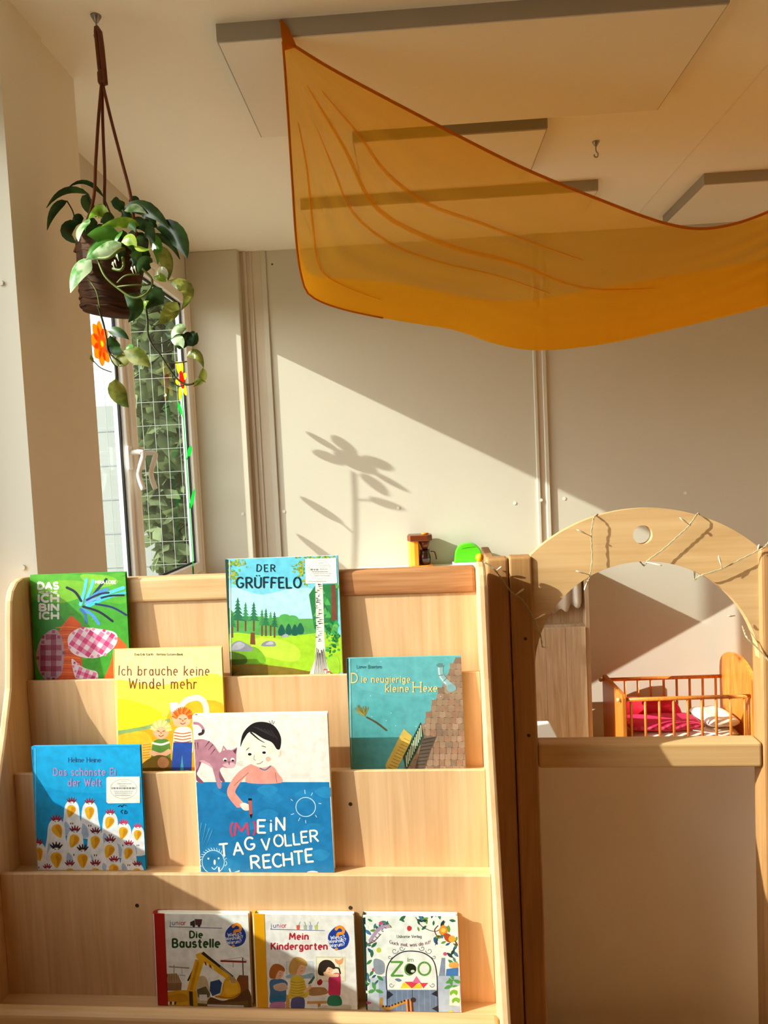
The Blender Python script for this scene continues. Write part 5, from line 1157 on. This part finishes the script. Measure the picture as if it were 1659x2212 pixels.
fl = empty('window_flower', f0); tag(fl, 'tall yellow translucent flower with red centre and green stem stuck on the far window pane', 'window decoration')
def pedge(base, tip, w, m, name, x=0, pointed=.5):
    b, t = base-fc, tip-fc; d = t-b; n = Vector((-d.y, d.x)).normalized()*w; pts = []
    for k in range(16):
        a = 2*math.pi*k/16; l = (1-math.cos(a))/2; p = b + d*l + n*math.sin(a)*(1-pointed*l*.6); pts.append((p.x, p.y))
    return prism(name, pts, 'x', x, x+.0016, m, fl)
for k, (u, v, w) in enumerate(((661,932,.017),(680,983,.024),(730,942,.022),(842,1002,.024),(885,1064,.017),(832,1071,.022))):
    t = pane(u, v); pedge(fc+(t-fc)*.36, t, w, 'petal_yellow', 'petal', 0, .5)
ce = pane(722,972)-fc; n_ = Vector((-ce.y, ce.x)).normalized()
pts = [((ce*math.cos(2*math.pi*k/20)+n_*.040*math.sin(2*math.pi*k/20)).x, (ce*math.cos(2*math.pi*k/20)+n_*.040*math.sin(2*math.pi*k/20)).y) for k in range(20)]
prism('centre', pts, 'x', .0020, .0036, 'flower_red', fl)
sp = [pane(*q)-fc for q in ((765,1020),(768,1080),(769,1150),(766,1235))]; sp.append(Vector((sp[-1].x, 1.0-fc.y)))
prism('stem', [(q.x-.0045, q.y) for q in sp]+[(q.x+.0045, q.y) for q in sp[::-1]], 'x', -.0018, -.0002, 'flower_green', fl)
for (b, s, t, w) in (((763,1152),(740,1132),(649,1072),.020),((771,1080),(800,1081),(872,1097),.018)):
    b, s, t = pane(*b), pane(*s), pane(*t); pedge(s, t, w, 'flower_green', 'stem_leaf', 0, .3)
    d = (s-b); n2 = Vector((-d.y, d.x)).normalized()*.003
    prism('leaf_stalk', [tuple(q-fc) for q in (b+n2, s+n2, s-n2, b-n2)], 'x', 0, .0014, 'flower_green', fl)
pedge(Vector((sp[3].x+fc.x, 1.30)), Vector((sp[3].x+fc.x+.085, 1.385)), .018, 'flower_green', 'stem_leaf', 0, .3)
pts = [(math.cos(2*math.pi*k/20)*.034, math.sin(2*math.pi*k/20)*.034) for k in range(20)]
f1 = atx(217, 742, FX)
fo = empty('window_flower', f1); tag(fo, 'orange translucent flower sticker on the near window pane under the basket', 'window decoration')
for k in range(8): petal(fo, (0,0), R(k*45), .008, .075, .032, 'petal_orange', .0018*(k % 2))
prism('centre', [(y*.9,z*.9) for y,z in pts], 'x', .0036, .0056, 'petal_yellow', fo)

# ================================================================ orange canopy cloth
def cloth_mat(name, c, op):
    m = bpy.data.materials.new(name); m.use_nodes = True; t = m.node_tree; t.nodes.clear(); o = N(t,'OutputMaterial')
    tc = N(t,'TexCoord'); nz = N(t,'TexNoise'); nz.inputs['Scale'].default_value = 240; nz.inputs['Detail'].default_value = 2; t.links.new(tc.outputs['Object'], nz.inputs[0])
    rp_ = N(t,'ValToRGB'); rp_.color_ramp.elements[0].color = tuple(x*.95 for x in lin(c))+(1,); rp_.color_ramp.elements[1].color = lin(c)+(1,); t.links.new(nz.outputs[0], rp_.inputs[0])
    df = N(t,'BsdfDiffuse'); tl = N(t,'BsdfTranslucent'); t.links.new(rp_.outputs[0], df.inputs[0]); t.links.new(rp_.outputs[0], tl.inputs[0])
    a = N(t,'MixShader'); a.inputs[0].default_value = .5; t.links.new(df.outputs[0], a.inputs[1]); t.links.new(tl.outputs[0], a.inputs[2])
    tr = N(t,'BsdfTransparent'); tr.inputs[0].default_value = lin('#ffdc96')+(1,)
    # woven sheer: the same threads cover more when the cloth is seen along its surface
    lw = N(t,'LayerWeight'); lw.inputs[0].default_value = .35
    mr = N(t,'MapRange'); mr.inputs[1].default_value = 0; mr.inputs[2].default_value = 1; mr.inputs[3].default_value = op; mr.inputs[4].default_value = .95
    t.links.new(lw.outputs['Facing'], mr.inputs[0])
    b = N(t,'MixShader'); t.links.new(mr.outputs[0], b.inputs[0]); t.links.new(tr.outputs[0], b.inputs[1]); t.links.new(a.outputs[0], b.inputs[2]); t.links.new(b.outputs[0], o.inputs[0]); M[name] = m
cloth_mat('organza', '#ffc630', .42); cloth_mat('organza_hem', '#dc8412', .85)
def curve(pts, n):
    P = spline([at(*p) for p in pts], 12); L = [0]
    for a, b in zip(P[:-1], P[1:]): L.append(L[-1]+(b-a).length)
    out = []; j = 0
    for k in range(n):
        d = L[-1]*k/(n-1)
        while j < len(L)-2 and L[j+1] < d: j += 1
        f = (d-L[j])/max(L[j+1]-L[j], 1e-9); out.append(P[j].lerp(P[j+1], min(1,f)))
    return out
NS, NT = 110, 44
rim = curve([(608,46,1.686),(622,88,1.69),(645,106,1.69),(740,163,1.70),(950,274,1.72),(1130,364,1.76),(1300,434,1.80),(1440,484,1.84),(1540,493,1.88),(1659,458,1.93),(1800,380,2.0),(1960,270,2.1)], NS)
low = curve([(606,46,1.692),(612,98,1.71),(622,240,1.80),(632,400,1.95),(640,520,2.08),(652,600,2.16),(672,640,2.20),(740,668,2.22),(860,693,2.22),(980,713,2.22),(1070,743,2.22),(1165,757,2.22),(1300,744,2.22),(1450,712,2.22),(1659,660,2.25),(1800,618,2.3),(1960,560,2.35)], NS)
rear = curve([(606,46,1.70),(612,98,1.72),(622,240,1.82),(634,400,1.99),(644,510,2.14),(664,585,2.34),(720,600,2.55),(860,612,2.68),(1000,640,2.72),(1123,650,2.72),(1300,622,2.72),(1450,596,2.72),(1659,560,2.75),(1800,520,2.8),(1960,470,2.8)], NS)
vs, fs = [], []
NB = 14
folds = [(.20,.05,.014,.75),(.40,.045,.018,.8),(.58,.05,.020,1.0),(.76,.045,.016,1.0)]
for i in range(NS):
    s = i/(NS-1); a, b, r = rim[i], low[i], rear[i]; rowv = []
    for j in range(NT+1):
        t = j/NT; p = a.lerp(b, t); wid = (b-a).length
        # the sheet bellies out towards the camera low down, and sharp tension folds run out from the hook
        p = p + Vector((0, -.10*wid*math.sin(math.pi*t)**1.0*min(1, s*3)*.6, 0))
        dsp = 0
        for (tc_, w_, am, sm) in folds:
            env = math.exp(-((s-.30*sm)/(.28*sm))**2) * min(1, max(0, (s-.03)/.15))
            dsp += am*env*math.exp(-((t-tc_-.03*math.sin(s*9+tc_*20))/w_)**2)
        if s > .55: dsp += .008*math.sin(t*34 + s*26)*min(1,(s-.55)*4)*math.sin(math.pi*t)
        p = p + Vector((0, -dsp, 0)); rowv.append(p)
    for j in range(1, NB+1):
        t = j/NB; q = b.lerp(r, t); q = q + Vector((0, .05*math.sin(math.pi*t)*min(1,(r-b).length*3), -.02*math.sin(math.pi*t)*min(1,(r-b).length*3)))
        if s > .5: q = q + Vector((0, 0, .006*math.sin(s*90+t*7)*math.sin(math.pi*t)))
        rowv.append(q)
    vs += rowv
NW = NT+1+NB
for i in range(NS-1):
    for j in range(NW-1): a = i*NW+j; fs.append((a, a+1, a+NW+1, a+NW))
A0 = Vector(rim[0]); cl = empty('orange_canopy_cloth', A0); tag(cl, 'sheer orange cloth canopy hooked to a ceiling panel and sagging across the room', 'canopy cloth')
sheet = new_obj('sheet', [v-A0 for v in vs], fs, 'organza', cl, True)
def hem(name, pts, w):
    v2, f2 = [], []
    for i, p in enumerate(pts):
        tg = (pts[min(i+1,len(pts)-1)]-pts[max(i-1,0)]).normalized(); sd = tg.cross(Vector((0,1,0))).normalized()
        v2 += [p+sd*w*.5+Vector((0,-.003,0))-A0, p-sd*w*.5+Vector((0,-.003,0))-A0]
    for i in range(len(pts)-1): f2.append((2*i,2*i+1,2*i+3,2*i+2))
    o = new_obj(name, v2, f2, 'organza_hem', cl, True); sm = o.modifiers.new('thick','SOLIDIFY'); sm.thickness = .0012
def on_sheet(s, t):
    i = min(NS-1, int(s*(NS-1))); return Vector(vs[i*NW + min(NT, int(t*NT))])
for (t0, t1, s0, s1, w) in ((.30,.36,.10,.50,.010),(.44,.52,.08,.62,.013),(.58,.60,.12,.50,.008),(.80,.90,.10,.34,.008)):
    pts = [on_sheet(s0+(s1-s0)*k/24, t0+(t1-t0)*k/24) for k in range(25)]; pts = spline(pts[::4], 4); v2, f2 = [], []
    for k, p in enumerate(pts):
        tg = (pts[min(k+1,len(pts)-1)]-pts[max(k-1,0)]).normalized(); sd = tg.cross(Vector((0,1,0))).normalized(); ww = w*.5*math.sin(math.pi*(.08+.9*k/(len(pts)-1)))
        v2 += [p+sd*ww-A0+Vector((0,-.002,0)), p-A0+Vector((0,-.009,0)), p-sd*ww-A0+Vector((0,-.002,0))]
    for k in range(len(pts)-1): f2 += [(3*k,3*k+1,3*k+4,3*k+3),(3*k+1,3*k+2,3*k+5,3*k+4)]
    new_obj('fold', v2, f2, 'organza', cl, True)
hem('hem', rim, .007); hem('hem', low[:40], .006)
pts = [at(607,42,1.683), at(612,60,1.682), at(622,86,1.682), at(626,100,1.684)]
prism('gathered_tip', [((at(u,v,1.684)-A0).x,(at(u,v,1.684)-A0).z) for u, v in ((605,42),(611,44),(624,62),(640,98),(612,106),(607,70))], 'y', -.004, .006, 'organza_hem', cl, .002)
